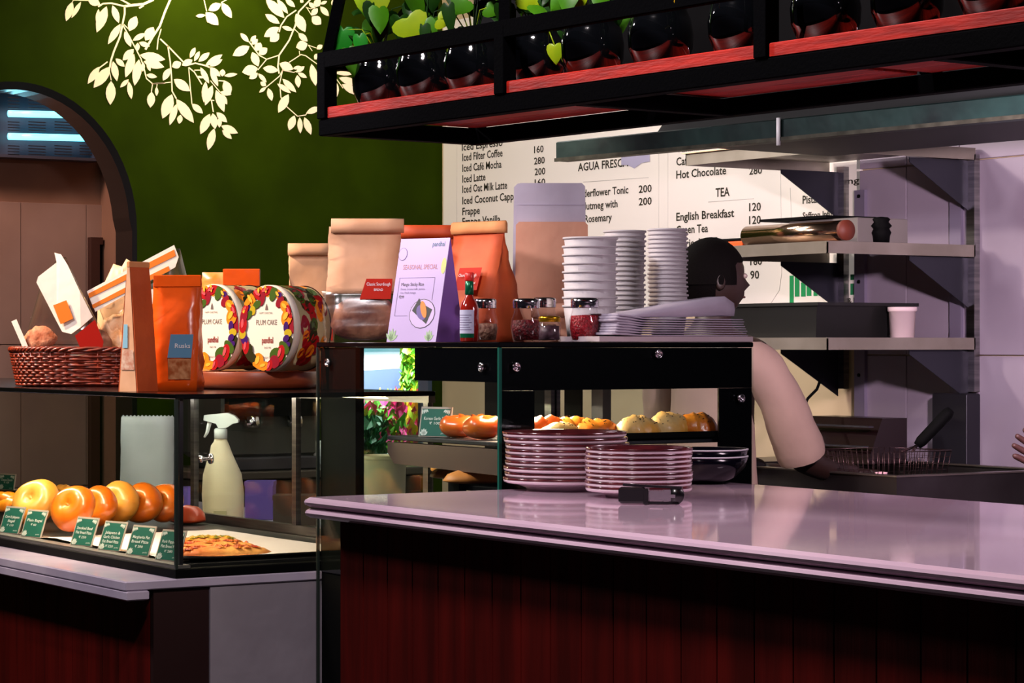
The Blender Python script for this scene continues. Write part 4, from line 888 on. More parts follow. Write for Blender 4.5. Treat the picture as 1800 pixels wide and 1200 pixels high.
# round wooden tray
wy = 6.62
tr = thing('wooden_tray', 'round reddish wooden tray holding the plum cake tins', 'tray', loc_at(449, wy, CB), FACE)
rt = 108*wy/F; TH_ = .047
MB().lathe([(0, 0), (rt-.016, 0), (rt-.005, .004), (rt, .016), (rt, TH_-.003), (rt-.002, TH_), (rt-.009, TH_), (rt-.011, TH_-.003), (0, TH_-.003)], n=56).build('tray_body', mat('tray_wood', '9c4a28', .4, col2='873a1e', scale=6, stretch=(1, 1, 8)), tr)
# plum cake tins
nrm = Vector((.20, -.98, 0)).normalized()
rz_t = math.atan2(nrm.y, nrm.x)+math.pi/2
fr_cols = {'red': 'a81018', 'orange': 'e8861a', 'yellow': 'b8a020', 'purple': '3d1466', 'green': '3f5a1a', 'pink': '8a1428', 'dark': '2c2a10'}
FM = {k: mat('print_'+k, v, .35) for k, v in fr_cols.items()}
ring_f = [(0,.88,.2,.1,'red',.3),(18,.86,.19,.11,'green',1),(-20,.86,.2,.12,'red',-.5),(-12,.72,.17,.09,'pink',1.2),(-40,.88,.22,.12,'orange',-.8),(-32,.66,.15,.08,'green',.4),(-56,.84,.13,.09,'purple',0),(-50,.66,.1,.1,'yellow',0),(-64,.72,.14,.07,'green',.6),(40,.8,.16,.1,'pink',.6),(32,.92,.09,.06,'purple',0),(55,.86,.17,.12,'orange',-.5),(72,.8,.2,.16,'orange',.8),(66,.94,.16,.1,'red',-1),(88,.74,.12,.08,'purple',1.4),(98,.82,.13,.08,'yellow',0),(108,.78,.11,.07,'purple',.4),(116,.88,.1,.06,'purple',.2),(124,.82,.2,.11,'green',-.6),(138,.8,.2,.13,'red',1.1),(150,.7,.2,.13,'green',.3),(158,.85,.17,.14,'pink',0),(172,.9,.15,.09,'red',1),(186,.9,.18,.1,'orange',.2),(200,.84,.2,.18,'orange',.9),(216,.86,.14,.1,'dark',0),(228,.86,.2,.12,'dark',1.2),(240,.88,.17,.12,'red',1.3),(252,.84,.12,.1,'purple',0),(262,.9,.13,.11,'yellow',0),(276,.86,.19,.13,'red',1.4),(290,.88,.17,.12,'pink',1.0),(300,.9,.14,.08,'red',.6),(312,.94,.12,.08,'orange',.2)]
def tin(label, px, z, zc_off):
    rr_ = 76*z/F; th = .105
    X, Y = at(px, z)
    t = thing('cake_tin', label, 'cake tin', (X, Y, CB+.0475), rz_t)
    Mx = Matrix.Translation((0, 0, rr_)) @ Matrix.Rotation(math.pi/2, 4, 'X')
    MB().lathe([(0, 0), (rr_-.002, 0), (rr_, .002), (rr_, .02), (rr_-.002, .0215), (rr_-.002, .023)], n=56, M=Mx).build('lid', cream, t)
    side_m = mat('tin_side', 'b5a880', .4)
    MB().lathe([(rr_-.003, -th), (rr_-.003, -.0), (rr_-.003, .0)], n=56, M=Mx).build('side', side_m, t)
    MB().lathe([(0, -th-.001), (rr_-.002, -th-.001), (rr_, -th+.002), (rr_-.002, -th+.004)], n=56, M=Mx).build('bottom', mat('tin_bottom', '3a1410', .3, .4), t)
    O = (0, -.0235, rr_)
    MB().lathe([(0, 0), (rr_-.003, 0)], n=56, M=Matrix.Translation((0, -.0232, rr_)) @ Matrix.Rotation(math.pi/2, 4, 'X')).build('lid_face', cream, t)
    rq = random.Random(5)
    for i, (a, q, s1, s2, c, an) in enumerate([(k*15+rq.uniform(-5, 5), .9, rq.uniform(.12, .17), rq.uniform(.08, .11), rq.choice(['dark', 'pink', 'green', 'dark', 'orange']), rq.uniform(-1.5, 1.5)) for k in range(24)]+ring_f):
        cx_ = q*rr_*.98*math.sin(math.radians(a)); cy_ = q*rr_*.98*math.cos(math.radians(a))
        s1 *= rr_*1.08; s2 *= rr_*1.12
        pts = [p for p in ell(cx_, cy_, s1, s2, an, 12)]; pts = [(x*min(1, (rr_-.002)/max(1e-6, math.hypot(x, y))), y*min(1, (rr_-.002)/max(1e-6, math.hypot(x, y)))) for x, y in pts]
        flat('fruit_print', FM[c], t, pts, O, (1, 0, 0), (0, 0, 1), .0004+.00006*i)
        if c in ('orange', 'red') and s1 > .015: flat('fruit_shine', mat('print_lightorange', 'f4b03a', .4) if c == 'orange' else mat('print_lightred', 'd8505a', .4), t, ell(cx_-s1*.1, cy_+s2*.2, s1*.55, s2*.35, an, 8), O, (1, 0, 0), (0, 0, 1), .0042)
    i2 = mat('soft_ink', '6a5a58', .6)
    text_mesh('print_text', 'PLUM CAKE', i2, t, (0, -.0237, rr_*1.08), (1, 0, 0), (0, 0, 1), .0135, .086, 'CENTER')
    text_mesh('print_text', 'pandhal', mat('print_brick', '8a2a28', .5), t, (.004, -.0237, rr_*.66), (1, 0, 0), (0, 0, 1), .016, .046, 'CENTER', bold=.02)
    text_mesh('print_text', 'HAPPY CHRISTMAS', i2, t, (-.003, -.0237, rr_*1.33), (1, 0, 0), (0, 0, 1), .005, .055, 'CENTER'); text_mesh('print_text', 'SINCE 1984', i2, t, (.004, -.0237, rr_*.53), (1, 0, 0), (0, 0, 1), .005, .028, 'CENTER'); text_mesh('print_text', 'NET WEIGHT 500 G', i2, t, (0, -.0237, rr_*.30), (1, 0, 0), (0, 0, 1), .005, .05, 'CENTER')
    flat('emblem_print', i2, t, [(-.006, rr_*.42), (.006, rr_*.42), (.004, rr_*.5), (0, rr_*.57), (-.004, rr_*.5)], O, (1, 0, 0), (0, 0, 1), .0006)
    # prints on the side
    rnd = random.Random(int(px))
    for k in range(60):
        a = rnd.uniform(-.9, 2.2); y0_ = rnd.uniform(.012, th-.015); s_ = rnd.uniform(.014, .028); c = rnd.choice(['red', 'dark', 'pink', 'green', 'dark', 'orange', 'red'])
        vs = [((rr_-.0024+.0004+.00003*k)*math.cos(a+s_*math.cos(u)/rr_), y0_+s_*.6*math.sin(u), rr_+(rr_-.0024+.0004+.00003*k)*math.sin(a+s_*math.cos(u)/rr_)) for u in [2*math.pi*j/9 for j in range(9)]]
        MB().add(vs, [tuple(range(9))]).build('side_print', FM[c], t)
tin('round plum cake tin printed with a fruit wreath, left of the pair', 385, 6.66, 0)
tin('round plum cake tin printed with a fruit wreath, right one showing its side', 481, 6.47, 0)

# --- inside the display case
bun_m = mat('glazed_bun', 'e8851a', .28, col2='c8500f', scale=7, coat=.5, sss=.1); bun_l = mat('light_bun', 'f0b050', .35, col2='e08a28', scale=9, coat=.3, sss=.1)
def bagel(label, px, z, rr_, tube_r, yaw, tiltx, m, name='bagel', base=FLZ, hole=.28, seed=0, wob=.03):
    rnd = random.Random(seed+int(px)); mb = MB(); rings = []; n = 28; k = 14; ph = rnd.uniform(0, 6)
    Rm = rr_-tube_r
    for i in range(n):
        a = 2*math.pi*i/n; f = 1+wob*math.sin(3*a+ph); ring = []
        for j in range(k):
            b = 2*math.pi*j/k; q = Rm*f+tube_r*f*math.cos(b); ring.append((q*math.cos(a), q*math.sin(a), tube_r*.95*f*math.sin(b)))
        rings.append(ring)
    rings.append(rings[0])
    M_ = Matrix.Translation((0, 0, (rr_)*abs(math.sin(tiltx))+tube_r*abs(math.cos(tiltx)))) @ Matrix.Rotation(tiltx, 4, 'X')
    mb.loft(rings, False, True, M_); o = mb.build(name, m); o.location = loc_at(px, z, base+.001); o.rotation_euler = (0, 0, yaw)
    return tag(o, label, 'bagel', 'bagels and buns standing in the display case')
YAW = math.radians(28)
bagel('large glossy bagel with a visible dimple, foremost of the standing row', 128, 6.78, .068, .037, YAW, math.radians(62), bun_m)
bagel('shiny orange bun just behind the foremost bagel in the row', 172, 6.95, .062, .034, YAW, math.radians(66), bun_m)
bagel('pale-topped bun third in the standing row of bagels', 208, 7.05, .066, .036, YAW, math.radians(68), bun_l)
bagel('glossy bun fourth in the standing row, in front of the tall paper bag', 250, 7.1, .062, .035, YAW+.2, math.radians(64), bun_m)
bagel('leaning bun fifth in the standing row beside the glass corner', 288, 7.15, .06, .034, YAW+.3, math.radians(60), bun_m)
loaf('bread_roll', 'dark orange roll at the rear end of the bagel row beside the glass corner', loc_at(328, 7.25, FLZ+.001), 0.6, .062, .04, .042, mat('red_bun', 'b8401a', .4, coat=.3), cat='bread roll', seed=3)
bagel('pale seeded bagel left of the foremost glossy bagel', 62, 6.98, .073, .038, YAW, math.radians(55), bun_l)
past_m = mat('golden_pastry', 'f09a18', .3, col2='8a3208', scale=9, coat=.4)
for lab, px, z, a, rz_ in (('folded golden pastry at the far left edge of the display case', 8, 7.25, .075, .3), ('dark-topped pastry behind the leftmost name card', 30, 7.05, .07, .5), ('golden crescent pastry behind the pale seeded bagel', 68, 7.35, .055, .6), ('small peaked golden pastry right of the crescent one', 88, 7.5, .05, 1.2), ('pale round bun at the back behind the foremost bagel', 112, 7.7, .045, .2)):
    loaf('pastry', lab, loc_at(px, z, FLZ+.001+(.05 if px in (8,) else 0.045)), rz_, a, a*.55, .035, past_m if px < 100 else bun_l, cat='pastry', cuts=2, seed=int(px))
    # tray step under the rear pastries
tag(MB().box((-7.6, 2.88, FLZ), (at(112, 7.7)[0]+.06, BK-.04, FLZ+.044), ch=.003).build('raised_tray', mat('dark_tray', '')), 'low dark raised tray carrying the pastries at the back left of the case', 'tray')
# paper liner and flatbreads
pap = MB(); P0 = [(-6.35, 2.585), (DX-.06, 2.585), (DX-.06, 3.02), (-6.35, 3.18)]
vs = []; nx = 16; ny = 6
for i in range(nx+1):
    for j in range(ny+1):
        u, v = i/nx, j/ny; x_ = P0[0][0]+(P0[1][0]-P0[0][0])*u; y_ = P0[0][1]+(P0[3][1]-.05-P0[0][1])*v+.006*math.sin(9*u*6)*(v < .01)
        edge = .012*(u > .97)+.006*(v < .05)*abs(math.sin(11*u)); vs.append((x_, y_, FLZ+.0008+.0005*math.sin(7*i)+edge))
pap.add(vs, [(i*(ny+1)+j, (i+1)*(ny+1)+j, (i+1)*(ny+1)+j+1, i*(ny+1)+j+1) for i in range(nx) for j in range(ny)], True)
tag(pap.build('paper_liner', mat('liner_paper', 'e6dfe4', .8, bump=.3, bscale=12)), 'white greaseproof paper lining the display case floor under the breads', 'paper')
piz = mat('pizza_crust', 'd06a28', .5, col2='f0a858', scale=16, bump=.4); top_m = mat('pizza_topping', 'b01408', .35, col2='e08a20', scale=60, bump=.6); top_g = mat('pizza_topping_green', 'd8a01c', .4, col2='5a6a14', scale=60, bump=.6)
for k, (px, z, lab, tm) in enumerate(((385, 6.12, 'flatbread pizza with red topping, nearest to the glass of the three', top_m), (375, 6.27, 'flatbread pizza with red topping, middle of the three', top_m), (356, 6.42, 'flatbread pizza with yellow and green topping, farthest of the three', top_g))):
    X, Y = at(px, z)
    o = loaf('flatbread_pizza', lab, (X, Y, FLZ+.003), math.radians(84), .14-.02*k, .045, .019, piz, cat='flatbread', group='flatbread pizzas on white paper', seed=60+k)
    t = MB(); rnd = random.Random(k)
    for i in range(40):
        u = rnd.uniform(-.8, .8); v = rnd.uniform(-.6, .6); s_ = rnd.uniform(.008, .016); q = Matrix.Translation(((.14-.02*k)*u, .045*v*(1-u*u)**.5, .0255-.011*v*v-.009*u*u)) @ Matrix.Rotation(rnd.uniform(0, 3), 4, 'Z')
        t.add([(-s_, -s_*.6, 0), (s_, -s_*.5, 0), (s_*.8, s_*.6, .001), (-s_*.7, s_*.6, 0), (0, 0, .005)], [(0,1,4), (1,2,4), (2,3,4), (3,0,4), (3,2,1,0)], False, q)
    q_ = t.build('topping', tm, o); q_['kind'] = 'stuff'
# name cards
def card(label, px, Yp, base, w, h, lines, yaw, lean=20, nm='name_card'):
    z = onY(px, Yp); X, Y = ray(px).x*z, Yp
    t = thing(nm, label, 'name card', (X, Y, base+.001), yaw)
    up = Vector((0, math.sin(math.radians(lean)), math.cos(math.radians(lean))))
    mb = MB(); M_ = Matrix.Rotation(-math.radians(lean), 4, 'X')
    mb.box((-w/2-.004, 0.0008, 0), (w/2+.004, .0032, h+.005), M_); mb.box((-w/2-.004, .003, 0), (w/2+.004, .035, .0018)); mb.build('acrylic_stand', mat('acrylic', 'c4b4ac', .15, spec=.6), t)
    mb = MB(); mb.box((-w/2, 0, .002), (w/2, .0007, h), M_); mb.build('printed_card', green_card, t)
    lp = mat('card_print', 'dfe8e4', .5)
    def P(u, v): return (u, up.y*v-.0004, up.z*v)
    for i, s_ in enumerate(lines):
        wd = min(w*.8, w*.075*len(s_)); text_mesh('card_text', s_, lp, t, P(0, h*(.60-.16*i)), (1, 0, 0), up, .0075 if i < len(lines)-1 else .006, wd, 'CENTER', bold=.015)
    for sx in (-1, 1):
        for k in range(4): flat('leaf_print', lp, t, leafpts(sx*(w/2-.001-.004*k), h-.001, sx*(w/2-.004-.0052*k), h-.014+.002*k, .0042), (0, -.0004, 0), (1, 0, 0), up, .0003)
    for k in range(5): flat('leaf_print', lp, t, leafpts(-w/2+.012, .003, -w/2+.012+.013*math.cos(.5+.55*k), .004+.016*math.sin(.5+.55*k), .007), (0, -.0004, 0), (1, 0, 0), up, .0003)
    text_mesh('card_text', 'pandhal', lp, t, P(w/2-.004, h*.1), (1, 0, 0), up, .004, w*.2, 'RIGHT')
    return t
cy_ = 2.572
for lab, px, lines in (('green name card for the jalapeno bagel at the far left', 14, ['Corn & Jalapeno', 'Bagel', '₹ 110']), ('green name card reading Plain Bagel', 53, ['Plain Bagel', '₹ 60']), ('green name card for smoked beef flat bread pizza', 141, ['Smoked Beef', 'Flat Bread Pizza', '₹ 250']), ('green name card for jalapeno and garlic chicken pizza', 190, ['Jalapeno &', 'Garlic Chicken', 'Flat Bread Pizza', '₹ 220']), ('green name card for margherita flat bread pizza', 240, ['Margherita Flat', 'Bread Pizza', '₹ 200']), ('green name card for pork pepperoni pizza at the glass corner', 292, ['Pork Pepperoni', 'Flat Bread Pizza', '₹ 280'])):
    card(lab, px, cy_, FLZ, .084, .074, lines, math.radians(14))
card('green name card for Korean garlic bun in the tall case', 762, 2.985, SZ-.003, .085, .066, ['Korean Garlic Bun', '₹ 100'], math.radians(20), 10)
card('small name card at the far left edge behind the pastries', 10, 3.05, FLZ+.045, .07, .05, ['Cheese Danish', '₹ 120'], math.radians(20), 10)

# --- behind the display case
sb = thing('spray_bottle', 'white trigger spray bottle standing behind the display case', 'spray bottle', loc_at(393, 7.48, MZ+.0005), FACE)
k_ = 7.48/F; hB = 203*k_
sp = mat('spray_plastic', 'ecd6c0', .35); sp2 = mat('spray_head', 'e4e2ea', .3)
prof = [(0, 34, 0), (4, 37, 0), (60, 39, -1), (95, 36, -2), (120, 26, -4), (135, 20, -5), (146, 17, -6), (152, 13, -5), (158, 11, -5)]
rings = []
for y_, r_, xo in prof:
    r2 = r_*k_*.95; rings.append([(xo*k_+r2*math.cos(2*math.pi*j/24), r2*.6*math.sin(2*math.pi*j/24), y_*k_) for j in range(24)])
MB().loft(rings, True, True).build('bottle_body', sp, sb)
MB().lathe([(0, 158*k_), (11.5*k_, 158*k_), (11.5*k_, 174*k_), (9*k_, 176*k_), (0, 176*k_)], c=(-5*k_, 0, 0), n=20).build('collar', sp2, sb)
hd = MB(); hp_ = [(-8, 176), (6, 177), (16, 184), (26, 186), (27, 191), (20, 198), (8, 203), (-14, 201), (-33, 199), (-34, 190), (-22, 187), (-12, 184)]
hd.prism([(x*k_, y*k_) for x, y in hp_], 22*k_, Matrix.Translation((0, -11*k_, 0))); hd.build('trigger_head', sp2, sb)
MB().tube([(-24*k_, 0, 188*k_), (-27*k_, 0, 176*k_), (-29*k_, 0, 168*k_), (-34*k_, 0, 160*k_)], [.007, .006, .005, .003], 8).build('trigger', sp2, sb)
MB().box((-15*k_, -23*k_, 22*k_), (8*k_, -22*k_, 32*k_)).build('sticker', mat('sticker', 'b8a888', .6), sb)
wb = thing('white_paper_bag', 'tall flat-sided white paper bag with zigzag edge behind the bagels', 'paper bag', loc_at(260, 8.12, MZ+.0005), FACE)
h2 = 170*8.12/F; w2 = 93*8.12/F
bag_mesh(w2, .09, h2, 71, top=.97, crump=.0015, gusset=.1).build('paper_body', mat('grey_white_paper', 'b9b5bd', .8, col2='aca8b0'), wb)
mb = MB(); n = 14; mb.prism([(-w2/2, h2-.004), (w2/2, h2-.004)]+[(w2/2-w2*i/(2*n), h2+(.007 if i % 2 else 0.002)) for i in range(1, 2*n)]+[(-w2/2, h2)], .002, Matrix.Translation((0, -.003, 0))); mb.build('zigzag_edge', mat('grey_white_paper', ''), wb)
bn = thing('white_bin', 'plain cream cylindrical container standing behind both glass cases', 'container', loc_at(672, 6.95, MZ+.0005), FACE)
hb_ = hz(800, 6.95)-MZ; MB().lathe([(0, 0), (.062, 0), (.068, hb_-.004), (.070, hb_), (.066, hb_), (.062, hb_-.01), (.058, .004), (0, .004)], n=32).build('wall', mat('cream_plastic', 'd8d2bc', .5), bn)
MB().lathe([(.0685, hb_-.012), (.073, hb_-.010), (.073, hb_-.003), (.069, hb_-.001)], n=32).build('rim', mat('cream_plastic', ''), bn)
pur = mat('purple_box', '5a3f9a', .5)
def carton(label, px, z, w, h, m, base=MZ+.0005, d=.1, rz=FACE, nm='carton'):
    t = thing(nm, label, 'box', loc_at(px, z, base), rz)
    MB().box((-w/2, -d/2, 0), (w/2, d/2, h), ch=.002).build('body', m, t); MB().box((-w/2-.002, -d/2-.002, h-.012), (w/2+.002, d/2+.002, h+.002)).build('lid', m, t)
carton('purple box behind the display case left of the tall white paper bag', 192, 8.0, .08, .09, pur); carton('purple box behind the display case between paper bag and spray bottle', 320, 8.15, .07, .085, pur)
carton('purple box behind the spray bottle to its right', 458, 7.9, .09, .12, pur); 
carton('dark brown box stacked behind glass at the right end of the display case', 520, 7.5, .13, .10, mat('dark_brown', '2c1512', .6)); 
# back bar behind the left counter with dim things
bbX = GX+.004
bar = thing('back_bar', 'dark low back bar against the green wall behind the display case', 'back bar', (GX+.3, 4.4, 0))
MB().box((-.28, -.45, 0), (.28, .45, .92), ch=.005).build('body', mat('bar_dark', '14110f', .5), bar); MB().box((-.29, -.46, .921), (.3, .46, .95), ch=.004).build('worktop', mat('bar_top', '3c332f', .35), bar)
for dx_, w3 in ((-.3, 0), (0, 0), (.3, 0)): MB().box((.281, dx_-.14, .1), (.295, dx_+.14, .86), ch=.003).build('door', mat('bar_dark2', '1c1815', .45), bar)
cmX = GX+.3
cm = thing('coffee_machine', 'dim dark coffee machine on the back bar seen through the display glass', 'coffee machine', (cmX, 4.25, .9505), math.pi/2)
MB().box((-.2, -.18, .04), (.2, .18, .36), ch=.02).build('body', mat('machine_grey', '4a4a48', .35, .6), cm); MB().box((-.17, -.24, .0), (.17, .15, .05), ch=.006).build('drip_tray', steel_d, cm)
for s_ in (-.09, .09): MB().lathe([(0, 0), (.03, 0), (.03, .04), (0, .045)], c=(s_, -.21, .16), n=14).build('group_head', chrome, cm)
MB().box((-.19, -.215, .2), (.19, -.18, .3)).build('panel', blackm, cm)
tag(MB().lathe([(0, 0), (.028, 0), (.038, .09), (.036, .09), (.026, .004), (0, .004)], c=(GX+.2, 4.62, .9505), n=18).build('white_cup', white), 'white cup standing on the dim back bar behind the glass', 'cup')

# --- inside the tall case
kb = mat('korean_bun', 'd8431a', .3, col2='f07a2a', scale=10, coat=.4, sss=.05)
def knot(label, px, z, base, r_, m, name='garlic_bun', seed=0, cat='bun', group=None):
    rnd = random.Random(seed); mb = MB(); n = 26; k = 16; rings = []; ph = rnd.uniform(0, 6)
    for i in range(k+1):
        v = math.pi*i/k
        ring = []
        for j in range(n):
            a = 2*math.pi*j/n; lob = 1+.10*abs(math.cos(2.5*a+ph))-.08; rr_ = r_*math.sin(v)**.8*lob+.0005; zz_ = r_*.62*(1-math.cos(v))*.95
            zz_ -= .012*(math.sin(v) < .45)*(v > 2)*abs(math.sin(3*a)); ring.append((rr_*math.cos(a), rr_*math.sin(a), zz_*(1+.06*math.sin(3*a+ph))))
        rings.append(ring)
    mb.loft(rings, True, True); o = mb.build(name, m); o.location = loc_at(px, z, base); return tag(o, label, cat, group)
knot('dark orange garlic bun right of its name card in the tall case', 806, 5.72, SZ-.003, .046, kb, seed=1)
knot('dark orange garlic bun at the glass corner of the tall case', 850, 5.62, SZ-.003, .048, kb, seed=2)
knot('small dark orange garlic bun peeking behind the other two', 828, 5.9, SZ-.003, .04, kb, seed=3)
puff = mat('puff_pastry', 'f2a23a', .35, col2='e8701a', scale=12, coat=.3, bump=.3); puff2 = mat('creamy_puff', 'f8dca0', .4, col2='f0a848', scale=9, coat=.2, bump=.3)
seedm = mat('black_seed', '2a1408', .6)
by_ = 5.72
bt_ = thing('baking_tray', 'shallow black baking tray carrying puff pastries in the tall case', 'tray', (TX1-.10, 3.33, SZ-.003))
MB().box((-.10, -.21, 0), (.075, .215, .006), ch=.002).build('base', blackm, bt_)
for a, b in (((-.105, -.215, .003), (-.1, .22, .016)), ((.075, -.215, .003), (.08, .22, .016)), ((-.1, -.215, .003), (.075, -.21, .016)), ((-.1, .215, .003), (.075, .22, .016))): MB().box(a, b).build('rim', blackm, bt_)
for i, (px, X, a, h_, m, lab) in enumerate(((955, TX1-.13, .06, .045, kb, 'reddish puff pastry at the left end of the tall case window'), (1000, TX1-.15, .065, .042, puff, 'golden puff pastry second from the left in the tall case window'), (985, TX1-.07, .055, .032, puff2, 'pale flaky pastry directly above the tall plate stack'), (1045, TX1-.12, .06, .038, puff, 'golden puff pastry in the middle of the tall case window'), (1120, TX1-.075, .06, .042, puff2, 'creamy seeded puff pastry right of the plate stacks'), (1175, TX1-.09, .062, .048, puff2, 'tall creamy puff pastry second from the right end'), (1222, TX1-.08, .058, .046, puff, 'orange seeded puff pastry at the right end of the tray'))):
    yq = ray(px).y*onX(px, X)
    o = loaf('puff_pastry', lab, (X, yq, SZ+.0035), math.pi/2+.2*(i % 3-1), a, .042, h_, m, cat='pastry', cuts=2, seed=90+i, flat_=.12)
    mb = MB(); rnd = random.Random(i)
    for _ in range(34):
        u = rnd.uniform(-.75, .75); v = rnd.uniform(-.9, .9); s2 = (1-abs(u)**2.4)**.5; t_ = math.acos(v*.95); y = math.cos(t_)*.042*s2; z = math.sin(t_)*h_*s2*.99+h_*.12+.0004
        mb.box((u*a-.0011, y-.0011, z-.001), (u*a+.0011, y+.0011, z+.0008))
    q_ = mb.build('seeds', seedm, o); q_['kind'] = 'stuff'
roll = mat('bread_roll', 'e8964a', .5, col2='d87a30', scale=8)
loaf('bread_roll', 'long orange bread roll on the lower shelf of the tall case', loc_at(842, 5.62, LSZ+.0), math.radians(70), .085, .035, .026, roll, cat='bread roll', seed=31)
loaf('bread_roll', 'pale round roll on the lower shelf left of the long roll', loc_at(788, 5.82, LSZ+.0), .5, .045, .036, .022, bun_l, cat='bread roll', seed=32)
loaf('bread_roll', 'pale roll on the lower shelf behind the other two rolls', loc_at(790, 6.05, LSZ+.0), .5, .05, .036, .034, bun_l, cat='bread roll', seed=33)

# --- on the service counter
rimm = mat('brown_glaze', '5a1f22', .18, coat=.5, col2='40141a', scale=30); cer = mat('white_ceramic', 'dcc8cf', .25, coat=.3); cent = mat('tan_glaze', 'a8806c', .2, coat=.4)
def plates(px, z, n, r_, ph_, pitch, what, nm, grp, jig):
    X, Y = at(px, z); proto = None
    for k in range(n):
        lab = '%s, %s' % (what, ORD[n-1-k]); rnd = random.Random(k*3+int(px))
        lx, ly = X+rnd.uniform(-jig, jig), Y+rnd.uniform(-jig, jig)
        if proto is None:
            proto = thing(nm, lab, 'plate', (lx, ly, CZ+.0003), 0, grp)
            MB().lathe([(0, .003), (r_*.55, .003), (r_*.57, 0), (r_*.62, 0), (r_*.63, .004), (r_*.86, ph_-.010), (r_*.955, ph_-.0105), (r_*.988, ph_-.0085), (r_*.999, ph_-.0045), (r_*.996, ph_-.003)], n=56).build('underside', cer, proto)
            MB().lathe([(r_*.996, ph_-.0044), (r_*1.003, ph_-.0034), (r_*1.004, ph_+.0004), (r_*.99, ph_+.0018), (r_*.93, ph_), (r_*.72, .0085)], n=56).build('brown_rim', rimm, proto)
            MB().lathe([(r_*.72, .0085), (r_*.6, .0065), (0, .0062)], n=56).build('centre', cent, proto)
        else: dup(proto, (lx, ly, CZ+.0003+pitch*k), 0, lab)
h1 = hpx(757, 860, 5.23)
plates(995, 5.23, 9, 109*5.23/F, .026, (h1-.026)/8.2, 'dinner plate with brown rim in the wide left stack', 'dinner_plate', 'dinner plates in the wide stack', .003)
h2_ = hpx(785, 872, 4.98)
plates(1123, 4.99, 9, 94*4.99/F, .022, (h2_-.022)/8.2, 'side plate with brown rim in the smaller right stack', 'side_plate', 'side plates in the smaller stack', .0018)
navy = mat('navy_glaze', '06050e', .15, coat=.15, spec=.3); wrim = mat('white_rim', 'd8d4dc', .3)
rb_ = 78*5.46/F; X, Y = at(1237, 5.46)
for k, lab in enumerate(('dark navy bowl with white rim, lower of the two nested', 'dark navy bowl with white rim, upper of the two nested')):
    t = thing('navy_bowl', lab, 'bowl', (X, Y, CZ+.0003+.0155*k), 0, 'navy bowls right of the plates'); hb_ = .062
    if Y > 10: pass
    MB().lathe([(0, .003), (.040, .003), (.042, 0), (.045, 0), (.047, .004), (rb_*.72, .014), (rb_*.93, .036), (rb_, hb_-.002), (rb_-.003, hb_-.002), (rb_*.9, .038), (rb_*.68, .018), (0, .0135)], n=48).build('bowl_body', navy, t)
    MB().lathe([(rb_-.0035, hb_-.003), (rb_+.0006, hb_-.003), (rb_+.0006, hb_), (rb_-.0035, hb_)], n=48).build('rim', wrim, t)
sk = thing('black_clip_holder', 'small black plastic cutter with metal jaw lying before the plates', 'stapler', loc_at(1144, 4.74, CZ+.0004), FACE+math.radians(-8))
sc = 4.74/F
MB().box((-56*sc, -.016, .002), (-8*sc, .016, 30*sc), ch=.004).build('body', mat('black_plastic', '0c0b0f', .25, coat=.3), sk)
MB().box((-12*sc, -.019, 0), (-3*sc, .019, 28*sc), ch=.002).build('collar', mat('black_plastic', ''), sk)
mb = MB(); mb.box((-3*sc, -.012, .001), (50*sc, .012, .006)); mb.box((-50*sc, -.012, 30*sc), (54*sc, .010, 34*sc), M=Matrix.Rotation(math.radians(2.5), 4, 'Y')); mb.build('arm', mat('black_plastic', ''), sk)
MB().lathe([(0, -.012), (15*sc, -.012), (15*sc, .012), (0, .012)], c=(0, 0, 0), n=20, M=Matrix.Translation((44*sc, 0, 15*sc+.0005)) @ Matrix.Rotation(math.pi/2, 4, 'X')).build('rounded_end', mat('black_plastic', ''), sk)
mb = MB(); mb.box((-3*sc, -.0085, 8*sc), (24*sc, .0085, 24*sc)); mb.box((22*sc, -.0125, 6*sc), (36*sc, -.0085, 26*sc)); mb.box((30*sc, -.0135, 12*sc), (44*sc, -.012, 18*sc)); mb.build('metal_jaw', chrome, sk)

# --- plants in the rack
potm = mat('black_pot_glaze', '050608', .06, coat=1, spec=.6)
pl_g = [mat('pothos_green', '2c5a08', .4, col2='38700c', scale=14, sss=.08, spec=.2), mat('pothos_lime', '6a8a08', .4, col2='84980c', scale=14, sss=.08, spec=.2), mat('pothos_dark', '0e2a08', .4, col2='16360a', scale=14, spec=.1), mat('pothos_bright', '0f6a10', .4, spec=.2)]
RI = rk.matrix_world
def rk_world(x, y, z): 
    c, s = math.cos(ang), math.sin(ang); return Vector((A0.x+c*x-s*y, A0.y+s*x+c*y, EYE+.421+z))
def heart(w, l, m, name, parent, loc, right, up, curl=.25):
    right = right.normalized(); up = (up-right*up.dot(right)).normalized(); nn = right.cross(up)
    out = [(0, 0), (.12, .10), (.3, .13), (.46, .02), (.5, -.18), (.44, -.42), (.28, -.68), (.1, -.9), (0, -1)]
    vs = []; fs = []
    for i, (a, b) in enumerate(out):
        for sgn in (1, -1): 
            q = curl*w*(abs(a)**1.5)*1.2+.1*l*(b*b); vs.append(loc+right*(sgn*a*w)+up*(b*l)-nn*q)
    n = len(out); mid = []
    for i, (a, b) in enumerate(out): mid.append(len(vs)); bb = min(b, 0) if i < 4 else b; vs.append(loc+up*((-.02*i if i < 4 else b)*l)-nn*(.1*l*b*b)+nn*.002)
    for i in range(n-1):
        fs.append((2*i, 2*i+2, mid[i+1], mid[i])); fs.append((2*i+3, 2*i+1, mid[i], mid[i+1]))
    mb = MB(); mb.add(vs, fs, True); return mb.build(name, m, parent)
pots = []
px_list = [667, 748, 832, 945, 1042]
Xl = []
for px in px_list:
    best = None
    for i in range(400):
        s_ = i/400*LR; p = rk_world(s_, .105, 0); v = Vector((p.x, p.y, 0)); zc = v.dot(D); pc_ = 900+F*v.dot(R)/zc
        if best is None or abs(pc_-px) < best[0]: best = (abs(pc_-px), s_)
    Xl.append(best[1])
